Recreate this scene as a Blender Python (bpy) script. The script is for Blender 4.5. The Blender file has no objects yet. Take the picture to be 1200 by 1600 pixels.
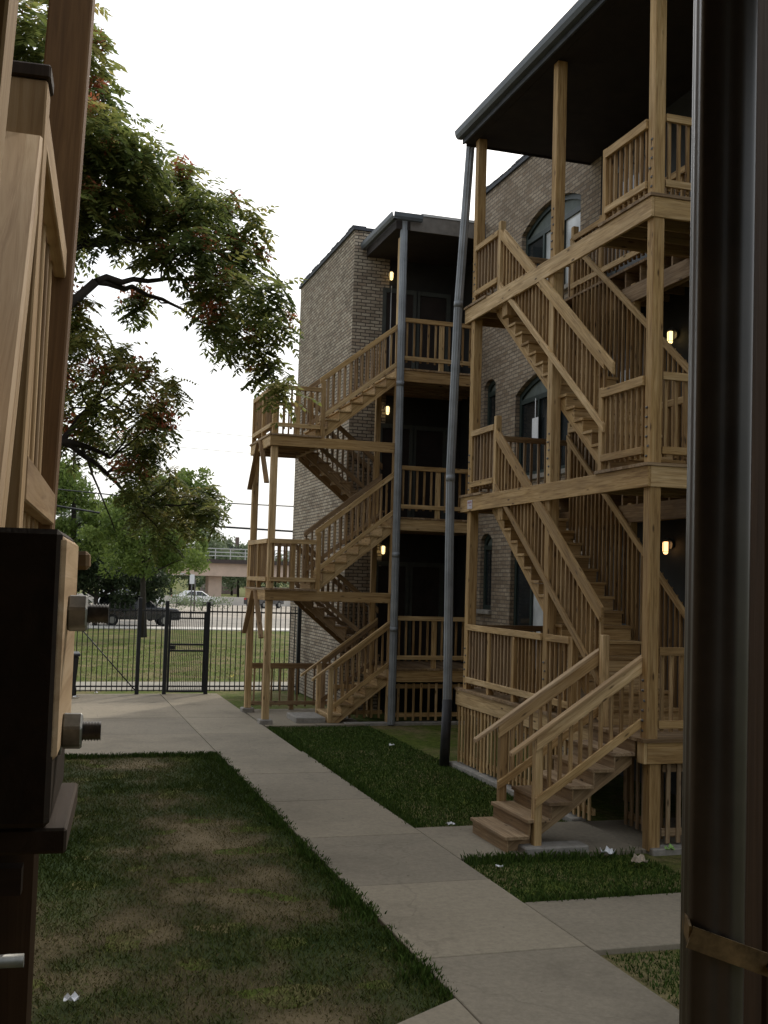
import bpy, math, random
from mathutils import Vector, Matrix
from mathutils.geometry import tessellate_polygon
rnd = random.Random(7)
S = bpy.context.scene
COL = S.collection
V = Vector

# ------------------------------------------------------------------ camera model
F, YAW, PITCH, ROLL, HC = 1722.961, .2995, .0627, .029, 2.8608
fwd = V((math.sin(YAW)*math.cos(PITCH), math.cos(YAW)*math.cos(PITCH), math.sin(PITCH)))
r0 = V((math.cos(YAW), -math.sin(YAW), 0)); u0 = r0.cross(fwd)
CR = math.cos(ROLL)*r0 + math.sin(ROLL)*u0
CU = -math.sin(ROLL)*r0 + math.cos(ROLL)*u0
EYE = V((0, 0, HC))
def ray(px, py): return fwd + CR*((px-600)/F) - CU*((py-800)/F)
def onY(px, py, y):                      # survey helper: where a sight line meets the plane y
    d = ray(px, py); return EYE + d*(y/d.y)
def onX(px, py, x):
    d = ray(px, py); return EYE + d*(x/d.x)

# ------------------------------------------------------------------ mesh builder
class MB:
    def __init__(s): s.v = []; s.f = []; s.bc = []; s.t = []; s.m = []; s.uv = 0; s.sm = []
    def add(s, vs, fs, bc=None, tint=None, mi=0, smooth=False):
        n = len(s.v); s.v += [V(p) for p in vs]
        s.bc += (bc if bc else [V(p) for p in vs])
        t = rnd.random() if tint is None else tint
        s.t += [t]*len(vs)
        for f in fs: s.f.append([i+n for i in f]); s.m.append(mi); s.sm.append(smooth)
        return s
    def board(s, a, b, w, h, up=(0, 0, 1), tint=None, mi=0, ends=None):
        """bar from a to b (centre line), w across, h along 'up'; ends='v' cuts its ends plumb"""
        a, b = V(a), V(b); d = (b-a); L = d.length; d = d/L
        up = V(up)
        sd = d.cross(up)
        if sd.length < 1e-4: up = V((0, 1, 0)); sd = d.cross(up)
        sd.normalize(); u = V((0, 0, 1))*(1/max(.2, math.sqrt(max(0, 1-d.z*d.z)))) if ends == 'v' else sd.cross(d).normalized()
        o = V((rnd.uniform(0, 50), rnd.uniform(0, 50), rnd.uniform(0, 50)))
        vs = []; bc = []
        for k, p in ((0, a), (L, b)):
            for sx, sz in ((-1, -1), (1, -1), (1, 1), (-1, 1)):
                vs.append(p + sd*(sx*w/2) + u*(sz*h/2)); bc.append(V((k, sx*w/2, sz*h/2))+o)
        return s.add(vs, [(0, 1, 2, 3), (7, 6, 5, 4), (0, 4, 5, 1), (1, 5, 6, 2), (2, 6, 7, 3), (3, 7, 4, 0)], bc, tint, mi)
    def box(s, x0, x1, y0, y1, z0, z1, tint=None, mi=0):
        dx, dy, dz = x1-x0, y1-y0, z1-z0
        if dx >= dy and dx >= dz: return s.board((x0, (y0+y1)/2, (z0+z1)/2), (x1, (y0+y1)/2, (z0+z1)/2), dy, dz, (0, 0, 1), tint, mi)
        if dy >= dz: return s.board(((x0+x1)/2, y0, (z0+z1)/2), ((x0+x1)/2, y1, (z0+z1)/2), dx, dz, (0, 0, 1), tint, mi)
        return s.board(((x0+x1)/2, (y0+y1)/2, z0), ((x0+x1)/2, (y0+y1)/2, z1), dx, dy, (0, 1, 0), tint, mi)
    def tube(s, pts, rs, n=10, mi=0, cap=True, tint=None):
        pts = [V(p) for p in pts]; N = len(pts); vs = []; bc = []; o = rnd.uniform(0, 9)
        if not hasattr(rs, '__len__'): rs = [rs]*N
        ref = V((0.13, 0.27, .95)); L = 0
        for i, p in enumerate(pts):
            d = (pts[min(i+1, N-1)]-pts[max(i-1, 0)]).normalized()
            x = d.cross(ref if abs(d.dot(ref)) < .95 else V((1, 0, 0))).normalized(); y = d.cross(x)
            if i: L += (p-pts[i-1]).length
            for k in range(n):
                a = 2*math.pi*k/n
                vs.append(p+(x*math.cos(a)+y*math.sin(a))*rs[i]); bc.append(V((L, math.cos(a)*rs[i], math.sin(a)*rs[i]+o)))
        fs = [(i*n+k, i*n+(k+1) % n, (i+1)*n+(k+1) % n, (i+1)*n+k) for i in range(N-1) for k in range(n)]
        s.add(vs, fs, bc, tint, mi, True)
        if cap:
            m = len(s.v)-len(vs)
            s.f.append([m+k for k in range(n)][::-1]); s.m.append(mi); s.sm.append(False)
            s.f.append([m+(N-1)*n+k for k in range(n)]); s.m.append(mi); s.sm.append(False)
        return s
    def prism(s, poly, h, mi=0, tint=None):
        """poly: 3d loop; h: extrusion vector"""
        poly = [V(p) for p in poly]; h = V(h); n = len(poly); o = V((rnd.uniform(0, 40), 0, rnd.uniform(0, 40)))
        tri = tessellate_polygon([poly])
        vs = poly+[p+h for p in poly]
        fs = [tuple(t) for t in tri]+[tuple(i+n for i in t[::-1]) for t in tri]
        fs += [(i, (i+1) % n, (i+1) % n+n, i+n) for i in range(n)]
        e = (poly[1]-poly[0]); L = max(((p-q) for p in poly for q in poly), key=lambda d: d.length).normalized()
        hh = h.normalized(); c = L.cross(hh)
        return s.add(vs, fs, [V((p.dot(L), p.dot(c), p.dot(hh)))+o for p in vs], tint, mi)
    def build(s, name, mats, parent=None, bevel=0, loc=None, kind=None, label=None):
        me = bpy.data.meshes.new(name)
        root = parent
        while root is not None and root.parent is not None: root = root.parent
        off = V(root.location) if root is not None else V(loc or (0, 0, 0))
        if root is not None and root.rotation_euler.z: 
            mw = Matrix.Translation(root.location) @ root.rotation_euler.to_matrix().to_4x4(); inv = mw.inverted()
            vs = [inv @ p for p in s.v]
        else: vs = [p-off for p in s.v]
        me.from_pydata([tuple(p) for p in vs], [], s.f)
        a = me.attributes.new('bc', 'FLOAT_VECTOR', 'POINT'); a.data.foreach_set('vector', [c for p in s.bc for c in p])
        a = me.attributes.new('tint', 'FLOAT', 'POINT'); a.data.foreach_set('value', s.t)
        if not isinstance(mats, (list, tuple)): mats = [mats]
        for m in mats: me.materials.append(m)
        me.polygons.foreach_set('material_index', s.m); me.polygons.foreach_set('use_smooth', s.sm)
        me.update()
        o = bpy.data.objects.new(name, me); COL.objects.link(o)
        if parent is not None: o.parent = parent
        elif loc is not None: o.location = loc
        if bevel:
            b = o.modifiers.new('edges', 'BEVEL'); b.width = bevel; b.segments = 1; b.limit_method = 'ANGLE'; b.angle_limit = .7
        if kind: o['kind'] = kind
        if label: o['label'] = label
        return o
def fixn(o):
    import bmesh
    bm = bmesh.new(); bm.from_mesh(o.data); bmesh.ops.recalc_face_normals(bm, faces=bm.faces); bm.to_mesh(o.data); bm.free(); return o
def tag(o, label, cat, group=None):
    o['label'] = label; o['category'] = cat
    if group: o['group'] = group
    return o
def thing(name, label, cat, loc, group=None, rz=0):
    o = bpy.data.objects.new(name, None); COL.objects.link(o); o.location = loc; o.rotation_euler.z = rz
    o.empty_display_size = .2
    return tag(o, label, cat, group)

# ------------------------------------------------------------------ materials
def mat(name):
    m = bpy.data.materials.new(name); m.use_nodes = True; nt = m.node_tree; nt.nodes.clear()
    out = nt.nodes.new('ShaderNodeOutputMaterial'); b = nt.nodes.new('ShaderNodeBsdfPrincipled')
    nt.links.new(b.outputs[0], out.inputs[0]); return m, nt, b, out
def N(nt, t, **k):
    n = nt.nodes.new('ShaderNode'+t)
    for a, v in k.items():
        if a.startswith('i_'):
            key = a[2:].replace('_', ' ')
            n.inputs[int(key) if key.isdigit() else key].default_value = v
        else: setattr(n, a, v)
    return n
def ramp(nt, src, stops):
    r = nt.nodes.new('ShaderNodeValToRGB'); e = r.color_ramp.elements
    e[0].position, e[0].color = stops[0][0], (*stops[0][1], 1) if len(stops[0][1]) == 3 else stops[0][1]
    e[1].position, e[1].color = stops[-1][0], (*stops[-1][1], 1)
    for p, c in stops[1:-1]:
        q = e.new(p); q.color = (*c, 1)
    nt.links.new(src, r.inputs[0]); return r
def mixc(nt, fac, a, b, mode='MIX'):
    n = nt.nodes.new('ShaderNodeMix'); n.data_type = 'RGBA'; n.blend_type = mode
    for sock, val in ((n.inputs[0], fac), (n.inputs[6], a), (n.inputs[7], b)):
        if isinstance(val, (int, float)): sock.default_value = val
        elif isinstance(val, tuple): sock.default_value = (*val, 1) if len(val) == 3 else val
        else: nt.links.new(val, sock)
    return n.outputs[2]
def bump(nt, b, h, strength=.3, dist=.01):
    n = nt.nodes.new('ShaderNodeBump'); n.inputs['Strength'].default_value = strength; n.inputs['Distance'].default_value = dist
    nt.links.new(h, n.inputs['Height']); nt.links.new(n.outputs[0], b.inputs['Normal'])
def attr(nt, name): return N(nt, 'Attribute', attribute_name=name)
def scaled(nt, vec, sc):
    n = N(nt, 'Mapping'); n.inputs['Scale'].default_value = sc; nt.links.new(vec, n.inputs[0]); return n.outputs[0]
def noise(nt, vec, scale, detail=3, rough=.6, dist=0):
    n = N(nt, 'TexNoise'); n.inputs['Scale'].default_value = scale; n.inputs['Detail'].default_value = detail
    n.inputs['Roughness'].default_value = rough; n.inputs['Distortion'].default_value = dist
    if vec is not None: nt.links.new(vec, n.inputs[0])
    return n.outputs[0]

def wood(name, c_dark, c_mid, c_lite, rough=.75, knot=True, wear=.25):
    m, nt, b, out = mat(name)
    bc = attr(nt, 'bc').outputs['Vector']; t = attr(nt, 'tint').outputs['Fac']
    g = noise(nt, scaled(nt, bc, (2.2, 38, 38)), 1.0, 4, .62, .6)
    g2 = noise(nt, scaled(nt, bc, (.7, 9, 9)), 1.0, 2, .5, .4)
    r = ramp(nt, g, [(.28, c_dark), (.5, c_mid), (.72, c_lite)])
    r2 = ramp(nt, g2, [(.3, (.72, .68, .62)), (.7, (1.12, 1.1, 1.05))])
    c = mixc(nt, .8, r.outputs[0], r2.outputs[0], 'MULTIPLY')
    tr = ramp(nt, t, [(0, (.60, .54, .46)), (.3, (.88, .80, .66)), (.6, (1.02, .98, .9)), (.85, (1.08, 1.08, 1.08)), (1, (1.2, 1.2, 1.24))])
    c = mixc(nt, 1.0, c, tr.outputs[0], 'MULTIPLY')
    if knot:
        vo = N(nt, 'TexVoronoi'); vo.inputs['Scale'].default_value = 1; nt.links.new(scaled(nt, bc, (2.6, 9, 9)), vo.inputs[0])
        kr = ramp(nt, vo.outputs['Distance'], [(.06, (1, 1, 1)), (.15, (0, 0, 0))])
        c = mixc(nt, kr.outputs[0], c, (c_dark[0]*.35, c_dark[1]*.3, c_dark[2]*.25))
    geo = N(nt, 'NewGeometry').outputs['Position']
    w = ramp(nt, noise(nt, geo, 1.3, 5, .65), [(.42, (0, 0, 0)), (.75, (1, 1, 1))])
    wm = N(nt, 'Math', operation='MULTIPLY'); nt.links.new(w.outputs[0], wm.inputs[0]); wm.inputs[1].default_value = wear
    c = mixc(nt, wm.outputs[0], c, (c_mid[0]*.55, c_mid[1]*.58, c_mid[2]*.7))
    nt.links.new(c, b.inputs['Base Color']); b.inputs['Roughness'].default_value = rough
    b.inputs['Specular IOR Level'].default_value = .25
    bump(nt, b, g, .35, .004)
    return m
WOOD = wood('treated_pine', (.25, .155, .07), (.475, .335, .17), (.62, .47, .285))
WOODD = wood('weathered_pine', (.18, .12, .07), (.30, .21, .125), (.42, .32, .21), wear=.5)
BALW = wood('shaded_baluster_pine', (.15, .088, .04), (.32, .21, .10), (.48, .35, .195), wear=.3)  # browner pine copy: the balusters' shade inside the rails is in its colour
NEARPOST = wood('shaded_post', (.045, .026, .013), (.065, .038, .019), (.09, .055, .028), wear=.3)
NEARW = wood('near_pine', (.28, .18, .095), (.42, .30, .18), (.52, .40, .27), wear=.15, knot=False)
DARKW = wood('dark_beam', (.028, .018, .012), (.04, .027, .018), (.055, .037, .026), knot=False)  # near-black: shade on the beam's camera side is put into this colour
BROWNW = wood('brown_post', (.10, .055, .024), (.15, .085, .038), (.20, .12, .058), wear=.25, knot=False)

def brick(name, hues, mortar):
    m, nt, b, out = mat(name)
    bc = attr(nt, 'bc').outputs['Vector']
    wob = noise(nt, bc, 7, 2, .5)
    wv = N(nt, 'VectorMath', operation='MULTIPLY_ADD'); nt.links.new(bc, wv.inputs[0]); wv.inputs[1].default_value = (1, 1, 1)
    cs = N(nt, 'CombineXYZ'); m1 = N(nt, 'Math', operation='MULTIPLY_ADD'); nt.links.new(wob, m1.inputs[0]); m1.inputs[1].default_value = .03; m1.inputs[2].default_value = -.015
    nt.links.new(m1.outputs[0], cs.inputs[0]); nt.links.new(m1.outputs[0], cs.inputs[1]); nt.links.new(cs.outputs[0], wv.inputs[2])
    bt = N(nt, 'TexBrick'); nt.links.new(wv.outputs[0], bt.inputs[0])
    for k, v in (('Scale', 1), ('Mortar Size', .011), ('Mortar Smooth', .25), ('Bias', 0), ('Brick Width', .215), ('Row Height', .0755)): bt.inputs[k].default_value = v
    bt.inputs['Color1'].default_value = (0, 0, 0, 1); bt.inputs['Color2'].default_value = (1, 1, 1, 1); bt.inputs['Mortar'].default_value = (.5, .5, .5, 1)
    pos = [(i/(len(hues)-1), h) for i, h in enumerate(hues)]
    r = ramp(nt, bt.outputs['Color'], pos)
    dirt = ramp(nt, noise(nt, bc, .9, 6, .7), [(.3, (.62, .6, .58)), (.65, (1.08, 1.06, 1.02))])
    fine = ramp(nt, noise(nt, bc, 40, 3, .7), [(.3, (.78, .77, .76)), (.7, (1.12, 1.12, 1.1))])
    c = mixc(nt, 1, r.outputs[0], fine.outputs[0], 'MULTIPLY')
    c = mixc(nt, bt.outputs['Fac'], c, mortar)
    c = mixc(nt, .9, c, dirt.outputs[0], 'MULTIPLY')
    nt.links.new(c, b.inputs['Base Color']); b.inputs['Roughness'].default_value = .93; b.inputs['Specular IOR Level'].default_value = .15
    ad = N(nt, 'Math', operation='SUBTRACT'); nt.links.new(noise(nt, bc, 60, 3, .6), ad.inputs[0]); nt.links.new(bt.outputs['Fac'], ad.inputs[1])
    bump(nt, b, ad.outputs[0], 1.0, .02)
    return m
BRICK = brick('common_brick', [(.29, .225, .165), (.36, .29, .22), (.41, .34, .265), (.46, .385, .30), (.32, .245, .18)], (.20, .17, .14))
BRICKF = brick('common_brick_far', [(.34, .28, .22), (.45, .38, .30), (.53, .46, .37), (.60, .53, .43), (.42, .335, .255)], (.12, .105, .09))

def simple(name, col, rough=.6, metal=0, var=.25, nscale=6, bumps=0, spec=.4):
    m, nt, b, out = mat(name)
    geo = N(nt, 'NewGeometry').outputs['Position']
    n = noise(nt, geo, nscale, 5, .65)
    r = ramp(nt, n, [(.3, tuple(c*(1-var) for c in col)), (.7, tuple(min(1, c*(1+var)) for c in col))])
    nt.links.new(r.outputs[0], b.inputs['Base Color']); b.inputs['Roughness'].default_value = rough; b.inputs['Metallic'].default_value = metal
    b.inputs['Specular IOR Level'].default_value = spec
    if bumps: bump(nt, b, noise(nt, geo, nscale*8, 3), bumps, .01)
    return m
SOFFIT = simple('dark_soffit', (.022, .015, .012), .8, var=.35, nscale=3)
DARKWALL = simple('near_black_wall', (.020, .019, .017), .7, var=.4, nscale=2)  # near-black base colour for porch walls
GREENF = simple('green_frame', (.018, .03, .026), .5, var=.3)
PANELM = simple('faded_green_panel', (.10, .12, .11), .7, var=.2)
BLACKM = simple('black_metal', (.012, .014, .017), .45, var=.2)
GUTTER = simple('grey_gutter', (.10, .115, .13), .5, var=.2, nscale=2)
PIPE = simple('galvanised_pipe', (.215, .23, .245), .5, .25, var=.28, nscale=2.2)
PIPED = simple('cast_iron_boot', (.02, .019, .02), .6, var=.4)
BROWNP = simple('brown_downspout', (.060, .048, .041), .34, .0, var=.35, nscale=5, spec=.6)
STEEL = simple('zinc_steel', (.25, .25, .235), .48, .7, var=.3, nscale=60)
DARKST = simple('dark_steel', (.14, .135, .13), .5, .7, var=.4, nscale=90)
WHITEP = simple('white_paper', (.75, .76, .78), .8, var=.15, nscale=40)
CONCB = simple('concrete_block', (.27, .25, .22), .9, var=.25, nscale=9, bumps=.4)
COPING = simple('dark_coping', (.05, .055, .065), .7, var=.4, nscale=5)
VIADM = simple('viaduct_concrete', (.56, .43, .34), .9, var=.15, nscale=.6)
RAILM = simple('pale_rail', (.45, .45, .44), .7, var=.1)
DARKB = simple('dark_steel_girder', (.06, .045, .04), .8, var=.2)
TYRE = simple('tyre_rubber', (.015, .015, .015), .85, var=.2)
BOXM = simple('weathered_brick_far', (.16, .115, .10), .9, var=.2, nscale=.5)

def glassm(name, col, rough=.08):
    m, nt, b, out = mat(name)
    geo = N(nt, 'NewGeometry').outputs['Position']
    r = ramp(nt, noise(nt, geo, 1.4, 3), [(.35, tuple(c*.6 for c in col)), (.7, tuple(c*1.3 for c in col))])
    nt.links.new(r.outputs[0], b.inputs['Base Color']); b.inputs['Roughness'].default_value = rough; b.inputs['Specular IOR Level'].default_value = .6
    return m
GLASS = glassm('dark_glass', (.02, .024, .026))
PALEGLASS = glassm('pale_glass', (.50, .52, .52), .25)  # paler, rougher glass for some window panes
def emit(name, col, st):
    m, nt, b, out = mat(name); nt.nodes.remove(b)
    e = N(nt, 'Emission'); e.inputs[0].default_value = (*col, 1); e.inputs[1].default_value = st; nt.links.new(e.outputs[0], out.inputs[0]); return m
LAMPG = emit('lamp_glass_lit', (1, .72, .30), 2.6)
LAMPW = emit('lamp_glass_orange', (1, .55, .22), 2.8)

def concrete(name, col, joint=0, rough=.9):
    m, nt, b, out = mat(name)
    geo = N(nt, 'NewGeometry').outputs['Position']
    big = noise(nt, geo, .55, 6, .65); fine = noise(nt, geo, 22, 4, .7)
    r = ramp(nt, big, [(.25, tuple(c*.66 for c in col)), (.5, col), (.75, tuple(c*1.15 for c in col))])
    r2 = ramp(nt, fine, [(.3, (.82, .82, .82)), (.7, (1.1, 1.1, 1.1))])
    c = mixc(nt, 1, r.outputs[0], r2.outputs[0], 'MULTIPLY')
    st = ramp(nt, noise(nt, geo, 1.7, 4, .75), [(.62, (0, 0, 0)), (.72, (1, 1, 1))])
    sm = N(nt, 'Math', operation='MULTIPLY'); nt.links.new(st.outputs[0], sm.inputs[0]); sm.inputs[1].default_value = .35
    c = mixc(nt, sm.outputs[0], c, tuple(k*.5 for k in col))
    tn = ramp(nt, attr(nt, 'tint').outputs['Fac'], [(0, (.86, .86, .87)), (1, (1.08, 1.07, 1.05))])
    c = mixc(nt, 1, c, tn.outputs[0], 'MULTIPLY')
    wv = N(nt, 'VectorMath', operation='MULTIPLY_ADD'); nn = N(nt, 'TexNoise'); nn.inputs['Scale'].default_value = 1.4; nn.inputs['Detail'].default_value = 5
    nt.links.new(geo, nn.inputs[0]); nt.links.new(nn.outputs['Color'], wv.inputs[0]); wv.inputs[1].default_value = (.9, .9, .9); nt.links.new(geo, wv.inputs[2])
    cr = N(nt, 'TexVoronoi'); cr.feature = 'DISTANCE_TO_EDGE'; cr.inputs['Scale'].default_value = .22; nt.links.new(wv.outputs[0], cr.inputs[0])
    cm = ramp(nt, cr.outputs['Distance'], [(.0006, (.25, .25, .25)), (.002, (0, 0, 0))])
    c = mixc(nt, cm.outputs[0], c, tuple(k*.35 for k in col))
    sp = N(nt, 'TexVoronoi'); sp.inputs['Scale'].default_value = 3.1; nt.links.new(geo, sp.inputs[0])
    spr = ramp(nt, sp.outputs['Distance'], [(.03, (1, 1, 1)), (.05, (0, 0, 0))])
    c = mixc(nt, spr.outputs[0], c, tuple(k*.35 for k in col))
    nt.links.new(c, b.inputs['Base Color']); b.inputs['Roughness'].default_value = rough; b.inputs['Specular IOR Level'].default_value = .2
    bump(nt, b, fine, .25, .006)
    return m
CONC = concrete('walk_concrete', (.252, .217, .162))
CONCP = concrete('pale_path', (.25, .235, .20))
ROADM = concrete('pale_road', (.30, .275, .235))

def ground_mat():
    m, nt, b, out = mat('lawn_soil')
    geo = N(nt, 'NewGeometry').outputs['Position']
    a = noise(nt, scaled(nt, geo, (1, .8, 0)), .75, 6, .74); f = noise(nt, geo, 9, 5, .75); ff = noise(nt, geo, 60, 2, .7)
    dry = ramp(nt, a, [(.46, (0, 0, 0)), (.60, (1, 1, 1))])
    g = ramp(nt, f, [(.3, (.04, .06, .010)), (.55, (.09, .115, .020)), (.75, (.15, .165, .038))])
    d = ramp(nt, f, [(.3, (.09, .075, .035)), (.7, (.23, .19, .09))])
    c = mixc(nt, dry.outputs[0], g.outputs[0], d.outputs[0])
    r2 = ramp(nt, ff, [(.3, (.65, .65, .65)), (.7, (1.2, 1.2, 1.2))])
    c = mixc(nt, 1, c, r2.outputs[0], 'MULTIPLY')
    nt.links.new(c, b.inputs['Base Color']); b.inputs['Roughness'].default_value = .95; b.inputs['Specular IOR Level'].default_value = .1
    bump(nt, b, f, .6, .05); return m
SOIL = ground_mat()
def blade_mat(name, gs, ds, thr):
    m, nt, b, out = mat(name)
    geo = N(nt, 'NewGeometry').outputs['Position']; t = attr(nt, 'tint').outputs['Fac']
    a = noise(nt, scaled(nt, geo, (1, .8, 0)), .75, 6, .74)
    dry = ramp(nt, a, [(thr-.03, (0, 0, 0)), (thr+.1, (1, 1, 1))])
    g = ramp(nt, t, [(0, gs[0]), (.5, gs[1]), (1, gs[2])]); d = ramp(nt, t, [(0, ds[0]), (1, ds[1])])
    c = mixc(nt, dry.outputs[0], g.outputs[0], d.outputs[0])
    nt.links.new(c, b.inputs['Base Color']); b.inputs['Roughness'].default_value = .7; b.inputs['Specular IOR Level'].default_value = .15
    return m
DRYG = blade_mat('dry_lawn_blades', [(.05, .066, .012), (.09, .112, .02), (.14, .15, .035)], [(.12, .10, .045), (.26, .22, .11)], .47)
LUSH = blade_mat('lush_lawn_blades', [(.026, .05, .008), (.046, .082, .013), (.08, .12, .024)], [(.05, .075, .02), (.09, .12, .03)], .68)

def leafm(name, cols, trans=.35):
    m, nt, b, out = mat(name)
    t = attr(nt, 'tint').outputs['Fac']
    r = ramp(nt, t, [(i/(len(cols)-1), c) for i, c in enumerate(cols)])
    nt.links.new(r.outputs[0], b.inputs['Base Color']); b.inputs['Roughness'].default_value = .6; b.inputs['Specular IOR Level'].default_value = .2
    tr = N(nt, 'BsdfTranslucent'); mx = N(nt, 'MixShader'); mx.inputs[0].default_value = trans
    hs = N(nt, 'HueSaturation'); hs.inputs['Value'].default_value = 1.4; nt.links.new(r.outputs[0], hs.inputs['Color']); nt.links.new(hs.outputs[0], tr.inputs[0])
    nt.links.new(b.outputs[0], mx.inputs[1]); nt.links.new(tr.outputs[0], mx.inputs[2]); nt.links.new(mx.outputs[0], out.inputs[0])
    return m
LEAF = leafm('ailanthus_leaf', [(.068, .095, .030), (.112, .14, .040), (.165, .185, .05), (.23, .225, .068), (.32, .25, .09)], .55)
SEED = leafm('seed_cluster', [(.34, .095, .05), (.46, .15, .075), (.36, .19, .085)], .35)
LEAFB = leafm('bright_leaf', [(.07, .11, .025), (.12, .17, .04), (.18, .23, .06)])
LEAFD = leafm('dark_leaf', [(.018, .03, .014), (.03, .045, .02), (.05, .07, .03)], .2)
LEAFF = leafm('hazy_leaf', [(.09, .125, .07), (.13, .165, .09), (.18, .21, .13)])  # distance haze is put into this paler leaf colour
BARK = simple('bark', (.035, .028, .023), .9, var=.4, nscale=8, bumps=.5)
def carpaint(n, c): 
    m, nt, b, out = mat(n); b.inputs['Base Color'].default_value = (*c, 1); b.inputs['Roughness'].default_value = .25; b.inputs['Coat Weight'].default_value = .5
    geo = N(nt, 'NewGeometry').outputs['Position']; r = ramp(nt, noise(nt, geo, 2, 4), [(.3, tuple(k*.8 for k in c)), (.7, tuple(min(1, k*1.15) for k in c))]); nt.links.new(r.outputs[0], b.inputs['Base Color']); return m
CARD = carpaint('dark_car_paint', (.018, .020, .026)); CARW = carpaint('white_car_paint', (.7, .7, .7)); CARR = carpaint('red_car_paint', (.35, .04, .03))
TAIL = carpaint('tail_light_red', (.4, .02, .02)); HEADL = carpaint('head_light_clear', (.7, .7, .68))

# ------------------------------------------------------------------ world, sun, camera
w = bpy.data.worlds.new('World'); S.world = w; w.use_nodes = True; nt = w.node_tree; nt.nodes.clear()
SUN_EL = math.radians(42); SAZ = math.atan2(.63, .77)             # azimuth from +Y towards +X
sky = N(nt, 'TexSky', sky_type='NISHITA'); sky.sun_disc = False; sky.sun_elevation = SUN_EL; sky.sun_rotation = SAZ; sky.dust_density = 6; sky.air_density = 1.2
bg = N(nt, 'Background'); bg.inputs[1].default_value = .06; nt.links.new(sky.outputs[0], bg.inputs[0])
bg2 = N(nt, 'Background'); bg2.inputs[0].default_value = (.94, .975, 1, 1)
# hazy sky: brilliant around the veiled sun, duller on the opposite side
tc = N(nt, 'TexCoord'); dp = N(nt, 'VectorMath', operation='DOT_PRODUCT'); nt.links.new(tc.outputs['Generated'], dp.inputs[0])
dp.inputs[1].default_value = (math.sin(SAZ)*math.cos(SUN_EL), math.cos(SAZ)*math.cos(SUN_EL), math.sin(SUN_EL))
mr = N(nt, 'MapRange', interpolation_type='SMOOTHSTEP'); nt.links.new(dp.outputs['Value'], mr.inputs[0])
for i_, v_ in ((1, .05), (2, .60), (3, .76), (4, 1.08)): mr.inputs[i_].default_value = v_
nt.links.new(mr.outputs[0], bg2.inputs[1])
add = N(nt, 'AddShader'); nt.links.new(bg.outputs[0], add.inputs[0]); nt.links.new(bg2.outputs[0], add.inputs[1])
wo = N(nt, 'OutputWorld'); nt.links.new(add.outputs[0], wo.inputs[0])
sl = bpy.data.lights.new('sun', 'SUN'); sl.energy = 1.6; sl.angle = math.radians(1.5); sl.color = (1, .94, .84)
so = bpy.data.objects.new('sun', sl); COL.objects.link(so)
sd = V((math.sin(SAZ)*math.cos(SUN_EL), math.cos(SAZ)*math.cos(SUN_EL), math.sin(SUN_EL)))
so.rotation_euler = sd.to_track_quat('Z', 'Y').to_euler(); so.location = (20, 30, 40)
cam = bpy.data.cameras.new('camera'); co = bpy.data.objects.new('camera', cam); COL.objects.link(co); S.camera = co
cam.sensor_fit = 'HORIZONTAL'; cam.sensor_width = 36; cam.lens = 36*F/1200; cam.clip_start = .05; cam.clip_end = 3000
mm = Matrix((CR, CU, -fwd)).transposed().to_4x4(); mm.translation = EYE; co.matrix_world = mm
S.view_settings.view_transform = 'Standard'; S.view_settings.look = 'None'; S.view_settings.exposure = 0; S.view_settings.gamma = 1
S.cycles.max_bounces = 6; S.cycles.diffuse_bounces = 3; S.cycles.use_denoising = True
S.cycles.sample_clamp_indirect = 4

# ------------------------------------------------------------------ ground and paving
def sheet(name, x0, x1, y0, y1, z, m, nx=1, ny=1, h=0):
    mb = MB()
    if h: mb.add([(x0, y0, z), (x1, y0, z), (x1, y1, z), (x0, y1, z), (x0, y0, z-h), (x1, y0, z-h), (x1, y1, z-h), (x0, y1, z-h)],
                 [(0, 1, 2, 3), (4, 5, 1, 0), (5, 6, 2, 1), (6, 7, 3, 2), (7, 4, 0, 3)])
    else: mb.add([(x0, y0, z), (x1, y0, z), (x1, y1, z), (x0, y1, z)], [(0, 1, 2, 3)])
    return mb.build(name, m, kind='structure')
sheet('ground', -900, 900, -300, 1500, -.03, SOIL)
WX0, WX1 = 2.86, 4.28
def slabs(name, rects, z, m, gap=.006):
    mb = MB()
    for x0, x1, y0, y1 in rects:
        g = gap; zz = z+rnd.uniform(-.002, .002)
        mb.box(x0+g, x1-g, y0+g, y1-g, -.06, zz)
    return mb.build(name, m, kind='structure', bevel=.006)
js = [3.2, 4.75, 6.3, 8.05, 10.05, 12.0, 14.0, 16.0, 18.0]
slabs('walkway', [(WX0, WX1, a, b) for a, b in zip(js, js[1:])], .02, CONC)
pl = []
for a, b in ((18, 20.2), (20.2, 22.5), (22.5, 24.7), (24.7, 27.05)):
    for c, d in ((-9, -5), (-5, -2.2), (-2.2, .4), (.4, 2.86), (2.86, 4.24)): pl.append((c, d, a, b))
cw = MB(); cw.prism([(2.853, 7.25, -.06), (2.853, 3.0, -.06), (-4.0, 3.0, -.06)], (0, 0, .078)); fixn(cw.build('cross_path', CONC, kind='structure'))
slabs('plaza', pl, .016, CONC)
slabs('side_walkway', [(WX1, 6.2, 7.95, 9.27), (6.2, 8.2, 7.95, 9.27), (8.2, 12, 7.95, 9.27)], .017, CONC)
slabs('stair_pad', [(WX1, 6.42, 10.85, 12.3), (6.42, 8.5, 10.85, 12.3)], .014, CONC)
slabs('far_stair_pad', [(4.28, 5.3, 21.2, 23.9), (5.3, 6.3, 21.2, 23.9)], .012, CONC)
slabs('field_path', [(-30, 0, 28.1, 30.2), (0, 40, 28.1, 30.2)], .0, CONCP)
sheet('pavement', -200, 200, 59.5, 62.0, .02, simple('white_pavement', (.55, .52, .47), .9, var=.1, nscale=.8), h=.1)
sheet('road', -300, 300, 62.0, 78, -.01, ROADM)
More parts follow.
